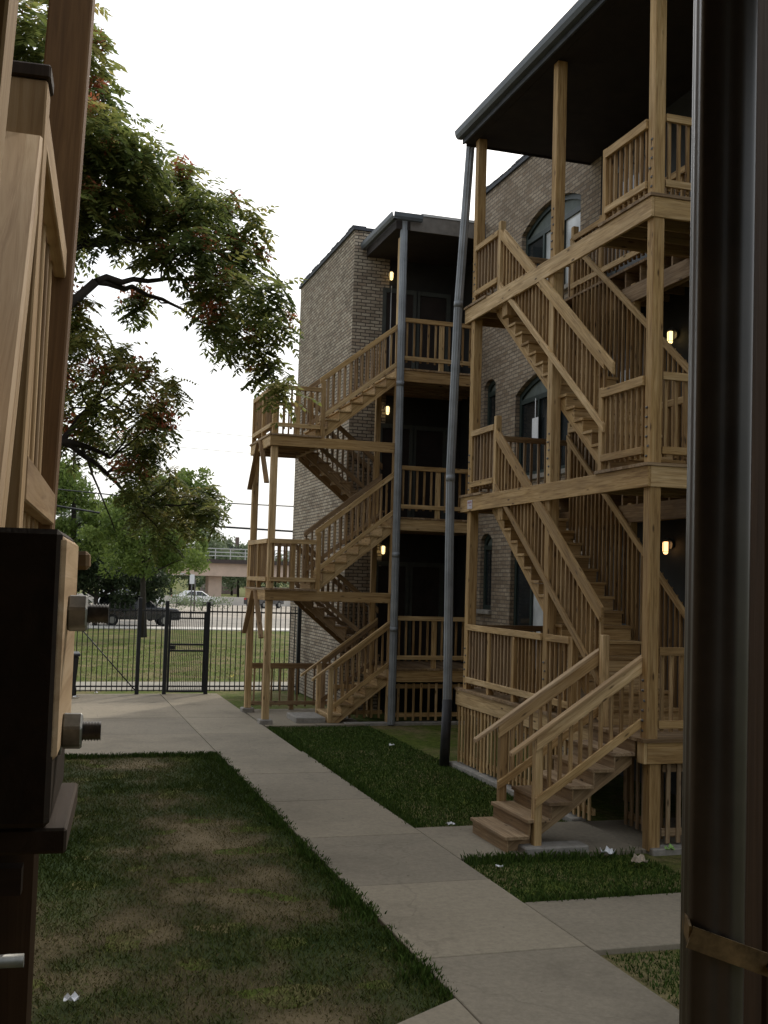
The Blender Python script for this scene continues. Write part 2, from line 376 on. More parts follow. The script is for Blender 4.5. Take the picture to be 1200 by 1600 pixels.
sheet('vacant_lot', -300, 300, 78, 135, -.014, simple('dusty_lot', (.30, .265, .215), .95, var=.3, nscale=.2))

from mathutils import noise as mnz
def dryness(x, y):
    v = .62*mnz.noise(V((x*.55, y*.42, 1.7)))+.42*mnz.noise(V((x*1.5, y*1.2, 5.1)))+.25*mnz.noise(V((x*4.2, y*3.4, 8.3)))
    v += .30*max(0, 1-(y-7)/4)+.10 - .55*math.exp(-((2.86-x)/.45)**2 if x < 2.86 else 0)
    if 13 < y: v += .10*math.sin(y*1.1)
    return max(0, min(1, .40+v*.85))
def dry_blades(name, region, n, m):
    r = random.Random(77); x0, x1, y0, y1 = region; v = []; f = []; t = []
    k = 0
    while k < n:
        x, y = r.uniform(x0, x1), y0+(y1-y0)*(r.random()**1.35); k += 1
        if NEARCUT(x, y): continue
        dr = dryness(x, y)+r.gauss(0, .07)
        if dr > .6 and r.random() < .25: continue
        a = r.uniform(0, 6.283); h = r.uniform(.018, .05)*(1.25-.8*max(0, min(1, dr))); wd = r.uniform(.003, .007); l = r.uniform(.2, 1.3)*h; la = r.uniform(0, 6.283)
        c, s = math.cos(a)*wd, math.sin(a)*wd; tx, ty = x+math.cos(la)*l, y+math.sin(la)*l; i = len(v)
        v += [(x-c, y-s, -.03), (x+c, y+s, -.03), (x+c*.6+(tx-x)*.4, y+s*.6+(ty-y)*.4, -.03+h*.65), (tx, ty, -.03+h)]; f.append((i, i+1, i+2, i+3)); t += [max(0, min(1, dr+r.gauss(0, .10)))]*4
    mb = MB(); mb.v = [V(p) for p in v]; mb.bc = mb.v; mb.f = f; mb.t = t; mb.m = [0]*len(f); mb.sm = [False]*len(f)
    return mb.build(name, m, kind='stuff')
NEARCUT = lambda x, y: y < 7.27-(2.86-x)*.62
mb = MB(); nx, ny = 46, 136
for j in range(ny+1):
    for i in range(nx+1):
        x, y = -1.7+4.6*i/nx, 4.4+13.62*j/ny; p = V((x, y, -.026+.012*mnz.noise(V((x*2, y*2, 0))))); mb.v.append(p); mb.bc.append(p); mb.t.append(dryness(x, y))
for j in range(ny):
    for i in range(nx): a_ = j*(nx+1)+i; mb.f.append((a_, a_+1, a_+nx+2, a_+nx+1)); mb.m.append(0); mb.sm.append(True)
def lawn_mat(name, soil):
    m, nt, b, out = mat(name); t = attr(nt, 'tint').outputs['Fac']; geo = N(nt, 'NewGeometry').outputs['Position']
    fn = noise(nt, geo, 26, 4, .75); ad = N(nt, 'Math', operation='MULTIPLY_ADD'); nt.links.new(fn, ad.inputs[0]); ad.inputs[1].default_value = .35; ad.inputs[2].default_value = -.175
    su = N(nt, 'Math', operation='ADD'); nt.links.new(t, su.inputs[0]); nt.links.new(ad.outputs[0], su.inputs[1])
    if soil: st = [(.2, (.03, .05, .014)), (.45, (.055, .065, .025)), (.62, (.085, .07, .036)), (.8, (.14, .11, .06)), (1, (.20, .155, .09))]
    else: st = [(0, (.04, .06, .012)), (.3, (.07, .092, .022)), (.5, (.105, .112, .036)), (.66, (.145, .125, .055)), (.85, (.19, .155, .075)), (1, (.25, .20, .11))]
    r_ = ramp(nt, su.outputs[0], st); nt.links.new(r_.outputs[0], b.inputs['Base Color']); b.inputs['Roughness'].default_value = .9; b.inputs['Specular IOR Level'].default_value = .1
    if soil: bump(nt, b, fn, .7, .03)
    return m
mb.build('lawn', lawn_mat('left_lawn_soil', True), kind='structure')
def blades(name, region, n, m, hmin, hmax, avoid=None, dens=None):
    mb = MB(); r = random.Random(hash(name) % 999 + 3); r = random.Random(len(name)*17+n)
    x0, x1, y0, y1 = region; v = []; f = []; t = []
    k = 0
    while k < n:
        x, y = r.uniform(x0, x1), r.uniform(y0, y1)
        if avoid and avoid(x, y): n -= 1; continue
        a = r.uniform(0, 6.283); h = r.uniform(hmin, hmax)*(r.random()**.4); wd = r.uniform(.004, .009)
        if dens: h *= dens(x, y)
        l = r.uniform(.1, .9)*h; la = r.uniform(0, 6.283)
        c, s = math.cos(a)*wd, math.sin(a)*wd; tx, ty = x+math.cos(la)*l, y+math.sin(la)*l
        i = len(v); v += [(x-c, y-s, -.03), (x+c, y+s, -.03), (x+c*.6+(tx-x)*.4, y+s*.6+(ty-y)*.4, -.03+h*.65), (tx, ty, -.03+h)]
        f.append((i, i+1, i+2, i+3)); t += [r.random()]*4; k += 1
    mb.v = [V(p) for p in v]; mb.bc = mb.v; mb.f = f; mb.t = t; mb.m = [0]*len(f); mb.sm = [False]*len(f)
    o = mb.build(name, m, kind='stuff'); return o
o = dry_blades('dry_grass', (-1.6, 2.88, 5.0, 18.0), 135000, lawn_mat('left_lawn_blades', False))
o['label'] = 'patchy dry lawn left of the concrete walk'; o['category'] = 'grass'
def edge_tufts():
    mb = MB(); r = random.Random(5); v = []; f = []; t = []
    def tuft(x, y, hh):
        for _ in range(9):
            a = r.uniform(0, 6.283); h = hh*r.uniform(.5, 1.1); wd = .006; la = r.uniform(0, 6.283); l = h*r.uniform(.2, .9)
            bx, by = x+r.gauss(0, .025), y+r.gauss(0, .025); i = len(v)
            c, s = math.cos(a)*wd, math.sin(a)*wd; tx, ty = bx+math.cos(la)*l, by+math.sin(la)*l
            v.extend([(bx-c, by-s, -.03), (bx+c, by+s, -.03), ((bx+tx)/2+c*.6, (by+ty)/2+s*.6, h*.65), (tx, ty, h)]); f.append((i, i+1, i+2, i+3)); t.extend([r.random()]*4)
    from mathutils import noise as mn
    for k in range(1500):
        y = r.uniform(4.6, 18); d = mn.noise(V((0, y*1.1, 3)))+.6*mn.noise(V((0, y*4.3, 9)))
        if d > r.uniform(-.7, .5) and y > 7.3: tuft(WX0+.03-abs(r.gauss(0, .07+.16*max(0, d))), y, r.uniform(.025, .06+.06*max(0, d)))
    for k in range(350): tuft(r.uniform(-1, 2.86), 18-abs(r.gauss(0, .05)), r.uniform(.03, .07))
    for k in range(500): tuft(WX1+abs(r.gauss(0, .08)), r.uniform(12.3, 21), r.uniform(.025, .08))
    for k in range(260): tuft(WX1+.05+abs(r.gauss(0, .9)), r.choice((9.27+abs(r.gauss(0, .05)), 10.84-abs(r.gauss(0, .05)))), r.uniform(.03, .09))
    mb.v = [V(p) for p in v]; mb.bc = mb.v; mb.f = f; mb.t = t; mb.m = [0]*len(f); mb.sm = [False]*len(f)
    return mb.build('edge_grass', LUSH, kind='stuff')
o = edge_tufts(); o['label'] = 'taller green grass along the walkway edges'; o['category'] = 'grass'
pond = lambda x, y: (10.8 < y < 12.32 and x < 8)
o = blades('lush_grass', (4.3, 6.36, 9.3, 21.2), 60000, LUSH, .02, .055, pond); o['label'] = 'lush green lawn beside the porches'; o['category'] = 'grass'
o = blades('corner_grass', (4.36, 7.5, 5.4, 7.9), 12000, LUSH, .02, .055); o['label'] = 'green lawn corner by the near downspout'; o['category'] = 'grass'
o = blades('far_field_grass', (-4, 12, 30.3, 48), 30000, DRYG, .02, .07); o['label'] = 'rough field grass beyond the iron fence'; o['category'] = 'grass'

# ------------------------------------------------------------------ carpentry helpers
BAL = {}                                             # thing -> list of (distance, railing part, builder)
def railing(th, a, b, out, top=1.0, low=.15, hr=.09, cap=False, sp=.118, w=.038, m=WOOD, newels=(), balm=None):
    """a, b: floor points at the two ends; out: outward horizontal unit direction"""
    a, b, out = V(a), V(b), V((*out, 0)); up = V((0, 0, 1))
    slope = abs(b.z-a.z) > .05
    mb = MB()
    e = 'v' if slope else None
    mb.board(a+up*(top-hr/2)+out*.019, b+up*(top-hr/2)+out*.019, w, hr, ends=e)
    lo = MB() if low > -.05 else None
    if lo: lo.board(a+up*(low-.0)+out*.019, b+up*(low-.0)+out*.019, w, .085, ends=e)
    if cap: mb.board(a+up*(top+.018)-out*.005, b+up*(top+.018)-out*.005, .125, .036)
    part = mb.build('railing', m, th, bevel=.004)
    if lo: lo.build('bottom_rail', m, part, bevel=.004)
    d = b-a; L = math.hypot(d.x, d.y); n = max(1, int(L/sp)); u = d/L
    for i in range(n):
        s = (i+.5)*L/n + rnd.uniform(-.006, .006); p = a+d*(s/L)-out*.019
        bb = MB(); lean = rnd.uniform(-.004, .004)
        bb.board(p+up*(low-.075+rnd.uniform(-.01, .01)), p+up*(top-.012)+u*lean, .036, .036, (0, 1, 0))
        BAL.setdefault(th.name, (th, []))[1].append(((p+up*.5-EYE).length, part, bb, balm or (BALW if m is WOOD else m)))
    for q, hh in newels:
        nb = MB(); q = V(q); nb.board(q, q+up*hh, .089, .089, (0, 1, 0)); nb.build('newel_post', m, part, bevel=.005)
    return part
def finish_balusters():
    for th, lst in BAL.values():
        lst.sort(key=lambda t: t[0])
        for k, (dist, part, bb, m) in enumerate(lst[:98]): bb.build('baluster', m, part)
        if lst[98:]:
            mb = MB()
            for dist, part, bb, m in lst[98:]:
                n = len(mb.v); mb.v += bb.v; mb.bc += bb.bc; mb.t += bb.t; mb.f += [[i+n for i in f] for f in bb.f]; mb.m += bb.m; mb.sm += bb.sm
            mb.build('far_balusters', lst[-1][3], th, kind='stuff')
def post(th, x, y, z0, z1, s=.14, m=WOOD, name='post', lean=(0, 0)):
    mb = MB(); mb.board((x, y, z0), (x+lean[0], y+lean[1], z1), s, s, (0, 1, 0)); return mb.build(name, m, th, bevel=.006)
def stair(th, T, d, wdir, W, n, r, g, m=WOOD, mt=None, riser=True, drop=.11, inset=.02):
    """T: top corner at the nosing line; d: descent direction; wdir: across; treads and risers are parts"""
    T, d, wdir = V(T), V((*d, 0)), V((*wdir, 0)); up = V((0, 0, 1)); mt = mt or m
    for i in range(1, n):
        c = T - up*(i*r) + d*((i-.5)*g+.012) + wdir*W/2
        mb = MB(); mb.board(c-up*.019-wdir*(W/2+.012), c-up*.019+wdir*(W/2+.012), g+.03, .038, up); mb.build('tread', mt, th, bevel=.004)
    if riser:
        for i in range(1, n+1):
            c = T-up*((i-.5)*r+.019)+d*((i-1)*g-.009)+wdir*W/2
            mb = MB(); mb.board(c-wdir*(W/2-.002), c+wdir*(W/2-.002), .018, r-.042, up); mb.build('riser', mt, th)
    for k in (inset, W-.038-inset):                        # saw-tooth stringers
        poly = []
        for i in range(1, n+1):
            poly.append(T-up*((i-1)*r+.040)+d*((i-1)*g-.02)); poly.append(T-up*(i*r+.040)+d*((i-1)*g-.02))
        e = T-up*(n*r+.0)+d*((n-1)*g-.0); poly.append(T-up*(n*r-.005)+d*((n-1)*g-.02+.0)) if False else None
        last = poly[-1]; poly[-1] = V((last.x, last.y, T.z-n*r))
        poly.append(V((last.x, last.y, T.z-n*r))-d*(.18)); poly.append(T-up*(r*1.0+drop)+d*(-.02))
        pp = [p+wdir*k for p in poly]
        mb = MB(); mb.prism(pp, wdir*.038); fixn(mb.build('stringer', m, th))
def deck(th, rects, z, along='y', m=WOODD, name='deck'):
    mb = MB()
    for x0, x1, y0, y1 in rects:
        if along == 'y':
            n = max(1, round((x1-x0)/.14)); s = (x1-x0)/n
            for i in range(n): mb.box(x0+i*s+.003, x0+(i+1)*s-.003, y0, y1, z-.036, z)
        else:
            n = max(1, round((y1-y0)/.14)); s = (y1-y0)/n
            for i in range(n): mb.box(x0, x1, y0+i*s+.003, y0+(i+1)*s-.003, z-.036, z)
    return mb.build(name, m, th)
def onebox(th, name, b, m, bevel=.004, label=None):
    mb = MB(); mb.box(*b); return mb.build(name, m, th, bevel=bevel, label=label)

def wall(mb, axis, c, a0, a1, z0, z1, holes=(), nrm=-1, depth=.12):
    """brick skin on plane axis=c from a0..a1, holes = list of loops [(a,z)...]; reveals go inward"""
    P = (lambda a, z, o=0: V((c-nrm*o, a, z))) if axis == 'x' else (lambda a, z, o=0: V((a, c-nrm*o, z)))
    loops = [[(a0, z0), (a1, z0), (a1, z1), (a0, z1)]]+[list(h) for h in holes]
    flat = [q for l in loops for q in l]
    tri = tessellate_polygon([[V((a, z, 0)) for a, z in l] for l in loops])
    mb.add([P(a, z) for a, z in flat], [tuple(t) for t in tri], [V((a, z, 0)) for a, z in flat])
    for h in holes:
        n = len(h)
        for i in range(n):
            p, q = h[i], h[(i+1) % n]
            mb.add([P(*p), P(*q), P(*q, depth), P(*p, depth)], [(0, 1, 2, 3)], [V((p[0], p[1], 0)), V((q[0], q[1], 0)), V((q[0]+depth, q[1], 0)), V((p[0]+depth, p[1], 0))])
def arch(a0, a1, z0, z1, rise, n=10):
    """opening with a segmental head: z1 springing, crown z1+rise"""
    pts = [(a0, z0), (a1, z0), (a1, z1)]; c = (a0+a1)/2; hw = (a1-a0)/2
    R = (hw*hw+rise*rise)/(2*rise); th = math.asin(hw/R)
    for i in range(1, n):
        t = th-2*th*i/n; pts.append((c+R*math.sin(t), z1+rise-R+R*math.cos(t)))
    pts.append((a0, z1)); return pts
def wall_window(parent, x, loop, lights, sill=True, pale_panes=(), arch_h=.0, name='window', trans=None):
    """window on a -x facing wall; frame ring + mullions as part, panes as sub-parts"""
    ys = [p[0] for p in loop]; zs = [p[1] for p in loop]; y0, y1, z0, z1 = min(ys), max(ys), min(zs), max(zs)
    cy, cz = (y0+y1)/2, (z0+z1)/2; spring = z1-arch_h
    mb = MB(); n = len(loop); t = .09
    inner = [(cy+(a-cy)*(1-2*t/(y1-y0)), cz+(z-cz)*(1-2*t/(z1-z0))) for a, z in loop]
    for i in range(n):
        p, q, pi, qi = loop[i], loop[(i+1) % n], inner[i], inner[(i+1) % n]
        vs = [V((x, *p)), V((x, *q)), V((x, *qi)), V((x, *pi)), V((x+.06, *p)), V((x+.06, *q)), V((x+.06, *qi)), V((x+.06, *pi))]
        mb.add(vs, [(0, 1, 2, 3), (3, 2, 6, 7), (0, 4, 5, 1)])
    zt = spring-.16
    mb.box(x-.004, x+.05, y0+.05, y1-.05, zt-.04, zt+.05)
    for i in range(1, lights):
        yy = y0+(y1-y0)*i/lights; mb.box(x-.008, x+.05, yy-.035, yy+.035, z0+.05, zt-.04)
    if trans: mb.box(x-.003, x+.05, y0+.05, y1-.05, trans-.03, trans+.03)
    fr = mb.build(name, GREENF, parent)
    for i in range(lights):
        a, b = y0+(y1-y0)*i/lights+.03, y0+(y1-y0)*(i+1)/lights-.03
        pb = MB(); pb.add([(x+.03, a, z0+.04), (x+.03, b, z0+.04), (x+.03, b, zt), (x+.03, a, zt)], [(0, 3, 2, 1)])
        pb.build('pane', PALEGLASS if i in pale_panes else GLASS, fr)
    pb = MB(); lp = [V((x+.045, a, z)) for a, z in loop if z > zt+.02 or abs(z-spring) < 1e-6]+[V((x+.045, y0, zt)), V((x+.045, y1, zt))]; pb.add(lp, [tuple(t_) for t_ in tessellate_polygon([lp])]); lp2 = lp; pb.build('panel', PANELM, fr)
    if sill:
        sb = MB(); sb.box(x-.16, x+.02, y0-.06, y1+.06, z0-.09, z0-.003); sb.build('sill', CONCB, fr, bevel=.008)
    return fr
def wall_lamp(p, nrm, label, m):
    p = V(p); nv = V((*nrm, 0)); th = thing('wall_lamp', label, 'lamp', p, 'porch wall lamps')
    mb = MB(); mb.tube([p, p+nv*.03], .06, 12); mb.build('back_plate', DARKST, th)
    mb = MB(); c = p+nv*.10; mb.tube([p+nv*.03+V((0, 0, .07)), c+V((0, 0, .09)), c+V((0, 0, .04))], [.02, .022, .05], 10); mb.build('fitting', DARKST, th)
    mb = MB(); mb.tube([c+V((0, 0, .04)), c+V((0, 0, .02)), c+V((0, 0, -.09)), c+V((0, 0, -.13)), c+V((0, 0, -.14))], [.035, .042, .042, .028, .01], 12); mb.build('glass_jar', m, th)
    mb = MB()
    for k in range(4):
        a = k*math.pi/2+.4; d = V((math.cos(a), math.sin(a), 0))*.047
        mb.tube([c+d+V((0, 0, .04)), c+d+V((0, 0, -.10))], .004, 5)
    mb.tube([c+V((0, 0, -.10)), c+V((0, 0, -.106))], .05, 12); mb.build('cage', DARKST, th)
    return th

# ------------------------------------------------------------------ right-hand brick building
XW = 8.6
Z1, Z2, Z3 = 1.218, 4.268, 7.325
bR = thing('brick_building', 'tan brick apartment building with arched green windows behind the nearer wooden porch', 'building', (8.6, 14, 0))
h_big3 = arch(16.87, 19.32, 8.15, 9.62, .30); h_big2 = arch(16.87, 19.45, 4.9, 6.52, .30); h_big1 = arch(17.2, 19.53, 1.25, 3.5, .30)
h_n2 = arch(20.45, 21.05, 5.75, 6.92, .13); h_n1 = arch(20.45, 21.05, 2.35, 3.76, .13)
mb = MB(); wall(mb, 'x', XW, 16.15, 21.3, 0, 11.05, [h_big3, h_big2, h_big1, h_n2, h_n1])
wall(mb, 'y', 21.3, XW, 16, 0, 11.05, nrm=1)
mb.build('wall', BRICK, bR)
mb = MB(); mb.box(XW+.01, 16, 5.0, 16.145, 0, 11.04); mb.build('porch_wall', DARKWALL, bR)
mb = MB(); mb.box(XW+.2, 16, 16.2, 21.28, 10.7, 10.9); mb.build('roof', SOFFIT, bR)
mb = MB(); mb.box(XW-.05, XW+.28, 5, 21.34, 11.055, 11.13); 
for i in range(26): mb.box(XW-.06, XW+.29, 16.3+i*.195, 16.47+i*.195, 11.131, 11.145+rnd.uniform(0, .035))
mb.build('coping', COPING, bR)
wall_window(bR, XW+.09, h_big3, 3, pale_panes=(0, 1), arch_h=.30)
wall_window(bR, XW+.09, h_big2, 3, arch_h=.30)
wall_window(bR, XW+.09, h_big1, 3, pale_panes=(1,), arch_h=.30, sill=False)
wall_window(bR, XW+.08, h_n2, 1, arch_h=.13); wall_window(bR, XW+.08, h_n1, 1, arch_h=.13)
for zf, nm in ((Z1, 'door'), (Z2, 'door'), (Z3, 'door')):      # back doors on the porch
    for yd in (15.1, 12.0):
        mb = MB(); mb.box(XW-.03, XW+.04, yd-.55, yd-.46, zf, zf+2.2); mb.box(XW-.03, XW+.04, yd+.46, yd+.55, zf, zf+2.2); mb.box(XW-.03, XW+.04, yd-.55, yd+.55, zf+2.2, zf+2.3)
        d = mb.build('door', GREENF, bR)
        mb = MB(); mb.box(XW-.015, XW+.03, yd-.455, yd+.455, zf+.02, zf+2.19); mb.build('door_leaf', simple('door_paint', (.03, .028, .025), .5), d)
        mb = MB(); mb.box(XW-.02, XW+.02, yd-.3, yd+.3, zf+1.2, zf+2.0); mb.build('pane', GLASS, d)
sg = tag(MB().box(XW+.05, XW+.06, 18.52, 18.78, 5.55, 5.98).add([(XW+.05, 18.635, 5.98), (XW+.05, 18.665, 5.98), (XW+.05, 18.665, 6.35), (XW+.05, 18.635, 6.35)], [(0, 1, 2, 3)]).build('paper_notice', WHITEP),
         'small white paper notice hanging by a strip inside the arched window above the lower deck', 'notice')

# ------------------------------------------------------------------ right-hand wooden porch
XP, YA, YC = 6.38, 16.52, 10.78
pR = thing('back_porch', 'three-storey yellow pine back porch with dark flat roof on the nearer brick building', 'porch', (6.4, 13.5, 0))
PXC = XP+.11
ROOFZ = 10.03
# posts: storey by storey
for (y, nm) in ((16.25, 'A'), (13.40, 'B'), (10.87, 'C')):
    zs = [(0, Z1-.24), (Z1-.24, Z2-.24), (Z2-.24, Z3-.24), (Z3-.24, ROOFZ)]
    for k, (a, b) in enumerate(zs):
        off = .0 if k in (0,) else .0
        p = post(pR, PXC+(.045 if k < 1 else .0), y, a, b-.002, lean=(0, rnd.uniform(-.012, .012)))
        if k >= 1:
            mb = MB()
            for q in range(6):
                zz = a+.32+.11*q+(0 if k < 3 else .02)
                mb.tube([(PXC-.074, y+rnd.choice((-.03, .03)), zz), (PXC-.066, y+.0, zz)], .014, 8)
            mb.build('bolts', DARKST, p)
# inner posts
for y in (13.4, 10.95, 15.9):
    for a, b in ((0, Z1-.24), (Z1, Z2-.24), (Z2, Z3-.24)): post(pR, 7.70, y, a, b-.002, .10)
for zf in (Z1, Z2, Z3):
    hf = .235
    if zf == Z1: onebox(pR, 'fascia', (XP, XP+.038, 11.97, YA, zf-.036-hf, zf-.037), WOOD); onebox(pR, 'fascia', (XP+.0, XP+.038, YC, 10.93, zf-.036-hf, zf-.037), WOOD)
    else: onebox(pR, 'fascia', (XP, XP+.038, YC, YA, zf-hf-.036, zf-.037), WOOD)
    onebox(pR, 'fascia', (XP+.04, XW-.01, YC-.002, YC+.036, zf-hf-.036, zf-.037), WOOD)
    onebox(pR, 'fascia', (XP+.04, XW-.01, YA-.037, YA-.001, zf-hf-.036, zf-.037), WOOD)
    rects = [(XP-.025, XW-.01, YC-.025, YA)] if zf == Z1 else [(7.6, XW-.01, YC-.025, YA), (XP-.025, 7.6, YC-.025, 12.0), (XP-.025, 7.6, 15.62, YA)]
    deck(pR, rects, zf, 'x')
    mb = MB(); yy = YC+.4
    while yy < YA-.2:
        x0 = XP+.04 if (zf == Z1 or yy < 12 or yy > 15.62) else 7.64
        mb.box(x0, XW-.02, yy-.019, yy+.019, zf-hf-.03, zf-.038); yy += .4
    mb.box(7.64, 7.68, YC+.05, YA-.05, zf-hf-.27, zf-hf-.032); mb.box(7.72, 7.76, YC+.05, YA-.05, zf-hf-.27, zf-hf-.032)
    mb.build('joists', WOODD, pR)
    if zf != Z1:
        onebox(pR, 'header', (XP+.05, 8.05, 12.0, 12.038, zf-hf-.03, zf-.038), WOOD)
        onebox(pR, 'header', (XP+.05, 7.6, 15.58, 15.618, zf-hf-.03, zf-.038), WOOD)
        onebox(pR, 'ledger_block', (XP+.06, XP+.2, 14.95, 15.135, zf-hf-.22, zf-hf-.034), WOOD)
XR = XP+.05
W_ = (-1, 0); S_ = (0, -1)
def U(x, y, z): return (x, y, z)
# level 3 and level 2 guards
for zf, tp in ((Z3, .92), (Z2, 1.0)):
    railing(pR, (XR, 16.17, zf), (XR, 15.27, zf), W_, top=tp, newels=[((XR+.02, 15.22, zf-.2), tp+.32)])
    railing(pR, (XR, 11.92, zf), (XR, 10.95, zf), W_, top=tp, hr=.11, newels=[((XR+.02, 11.95, zf-.0), tp+.02)])
    railing(pR, (XP+.2, YC+.07, zf), (XW-.02, YC+.07, zf), S_, top=tp+.04)
    railing(pR, (XP+.2, YA-.22, zf), (XW-.02, YA-.22, zf), S_, top=tp-.02, m=WOODD)
    railing(pR, (7.63, 15.2, zf), (7.63, 12.0, zf), W_, top=tp+.02, newels=[((7.66, 15.2, zf), 1.1), ((7.66, 14.3, zf), 1.0), ((7.66, 12.9, zf), 1.0)])
# level 1 guards
railing(pR, (XR, 16.17, Z1), (XR, 13.48, Z1), W_, top=1.01, newels=[((XR+.02, 15.3, Z1), 1.0), ((XR+.02, 14.4, Z1), 1.0)])
railing(pR, (XR, 13.33, Z1), (XR, 12.66, Z1), W_, top=1.01, newels=[((XR+.02, 12.62, Z1), 1.01)])
railing(pR, (XP+.2, YC+.07, Z1), (XW-.02, YC+.07, Z1), S_, top=1.0)
railing(pR, (XP+.2, YA-.22, Z1), (XW-.02, YA-.22, Z1), S_, top=1.0, m=WOODD)
# skirts of vertical slats under the first deck
def skirt(th, a, b, z0, z1, sp=.13, wd=.07, m=WOODD):
    a, b = V(a), V(b); L = (b-a).length; d = (b-a)/L; mb = MB(); n = int(L/sp); s = d.cross(V((0, 0, 1)))
    for i in range(n):
        p = a+d*((i+.5)*L/n); mb.board(p+V((0, 0, z0+rnd.uniform(0, .02))), p+V((0, 0, z1)), wd, .02, s)
    mb.board(a+V((0, 0, z0+.12))-s*.03, b+V((0, 0, z0+.12))-s*.03, .036, .08); mb.board(a+V((0, 0, z1-.06))-s*.03, b+V((0, 0, z1-.06))-s*.03, .036, .08)
    return mb.build('skirt', m, th)
skirt(pR, (XP+.03, YA-.05, 0), (XP+.03, 12.0, 0), .06, Z1-.28, wd=.05, m=WOOD)
skirt(pR, (XP+.45, 12.0, 0), (XP+.45, 10.95, 0), .03, Z1-.28, wd=.05)
skirt(pR, (XP+.3, YC+.1, 0), (XW-.05, YC+.1, 0), .06, Z1-.28, wd=.05)
for y in (15.5, 14.6): post(pR, XP+.08, y, .02, Z1-.28, .1)
onebox(pR, 'sill', (XP-.07, XP+.12, 12.3, YA+.05, -.05, .045), CONCB, .01)
onebox(pR, 'sill', (XP+.1, XW, YC-.05, YC+.15, -.05, .04), CONCB, .01)
# roof
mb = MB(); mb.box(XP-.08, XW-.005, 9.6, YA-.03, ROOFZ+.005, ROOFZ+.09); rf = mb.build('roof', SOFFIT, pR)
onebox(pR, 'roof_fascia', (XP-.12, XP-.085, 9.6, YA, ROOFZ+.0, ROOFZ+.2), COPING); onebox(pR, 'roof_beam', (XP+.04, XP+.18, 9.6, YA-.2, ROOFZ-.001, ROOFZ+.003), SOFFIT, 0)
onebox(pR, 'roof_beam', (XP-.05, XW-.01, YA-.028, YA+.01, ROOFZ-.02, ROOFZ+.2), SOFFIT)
g = MB()
prof = [(-.02, 0), (-.10, .0), (-.135, .05), (-.15, .13), (-.135, .13), (-.12, .055), (-.092, .015), (-.02, .015)]
g.prism([(XP-.10+a, 9.6, ROOFZ+.08+z) for a, z in prof], (0, YA+.03-9.6, 0)); gt = fixn(g.build('gutter', GUTTER, pR))
# sticker on the fascia
sk = MB().box(XP-.006, XP-.0005, 16.0, 16.2, Z2-.235, Z2-.1).build('sticker', simple('faded_label', (.5, .46, .5), .6, var=.3, nscale=60), pR)
mb = MB(); mb.box(XP-.008, XP-.006, 16.02, 16.18, Z2-.15, Z2-.118); mb.box(XP-.008, XP-.006, 16.03, 16.12, Z2-.19, Z2-.175); mb.build('print', simple('faded_print', (.35, .2, .22), .6), sk)

def right_flight(zt, zb, label):
    th = thing('staircase', label, 'stairs', (7.0, 11.45, zb), 'long flights of the nearer porch')
    n = 16; r = (zt-zb)/n; g = .245; T = (6.54, 15.60, zt)
    stair(th, T, (0, -1), (1, 0), 1.02, n, r, g)
    sl = r/g
    for x, o in ((XR, W_), (7.60, W_)):
        a = (x, 15.17, zt+.02); y1 = 11.86; b = (x, y1, zt+.02-(15.17-y1)*sl); inner = x > 7
        if zb == Z1 and not inner: nw = [((x+.02, 11.83, zb), 1.08)]
        else: nw = [((x+.04, 11.83, zb), .98)] if inner else []
        rr = railing(th, a, b, o, top=.87, low=-.5 if inner else .02, hr=.085 if inner else .12, newels=nw)
        if inner: continue
        y2 = 11.62 if zb > Z1 else 11.80; mb = MB(); zz = lambda y: zt+.02-(15.17-y)*sl+.87
        mb.board((x-.03, 15.0, zz(15.0)+.02), (x-.03, y2, zz(y2)+.02), .038, .115, ends='v'); mb.build('handrail', WOOD, rr, bevel=.004)
    return th
right_flight(Z3, Z2, 'upper long wooden flight between the second and top decks of the nearer porch')
right_flight(Z2, Z1, 'lower long wooden flight between the first and second decks of the nearer porch')
# entry stair
eS = thing('entry_stair', 'short wooden entry stair with sloping rails from the walk up to the nearer porch', 'stairs', (5.6, 11.45, 0))
n = 7; r = (Z1-.014)/n; g = .252
stair(eS, (XP-.005, 10.97, Z1), (-1, 0), (0, 1), .98, n, r, g, m=WOODD, drop=.14, inset=.09)
sl = .665
for y, o, nx in ((10.95, S_, 5.21), (11.97, S_, 5.24)):
    a = (6.50, y, Z1-.03); b = (5.16, y, Z1-.03-1.34*sl)
    rr = railing(eS, a, b, o, top=.93, low=.24, hr=.13, newels=[((nx, y+.04, .03 if y < 11 else .1), 1.22 if y < 11 else 1.18)])
    mb = MB(); f_ = lambda x: Z1-.03-(6.5-x)*sl+.95
    mb.board((6.51, y, f_(6.51)), (4.87, y, f_(4.87)), .09, .036, ends='v'); mb.build('cap_rail', NEARW, rr, bevel=.005)
tag(fixn(MB().box(5.03, 5.78, 10.86, 11.12, -.03, .085).build('concrete_block', CONCB, bevel=.015)), 'low concrete footing block beside the bottom of the entry stair', 'concrete block')

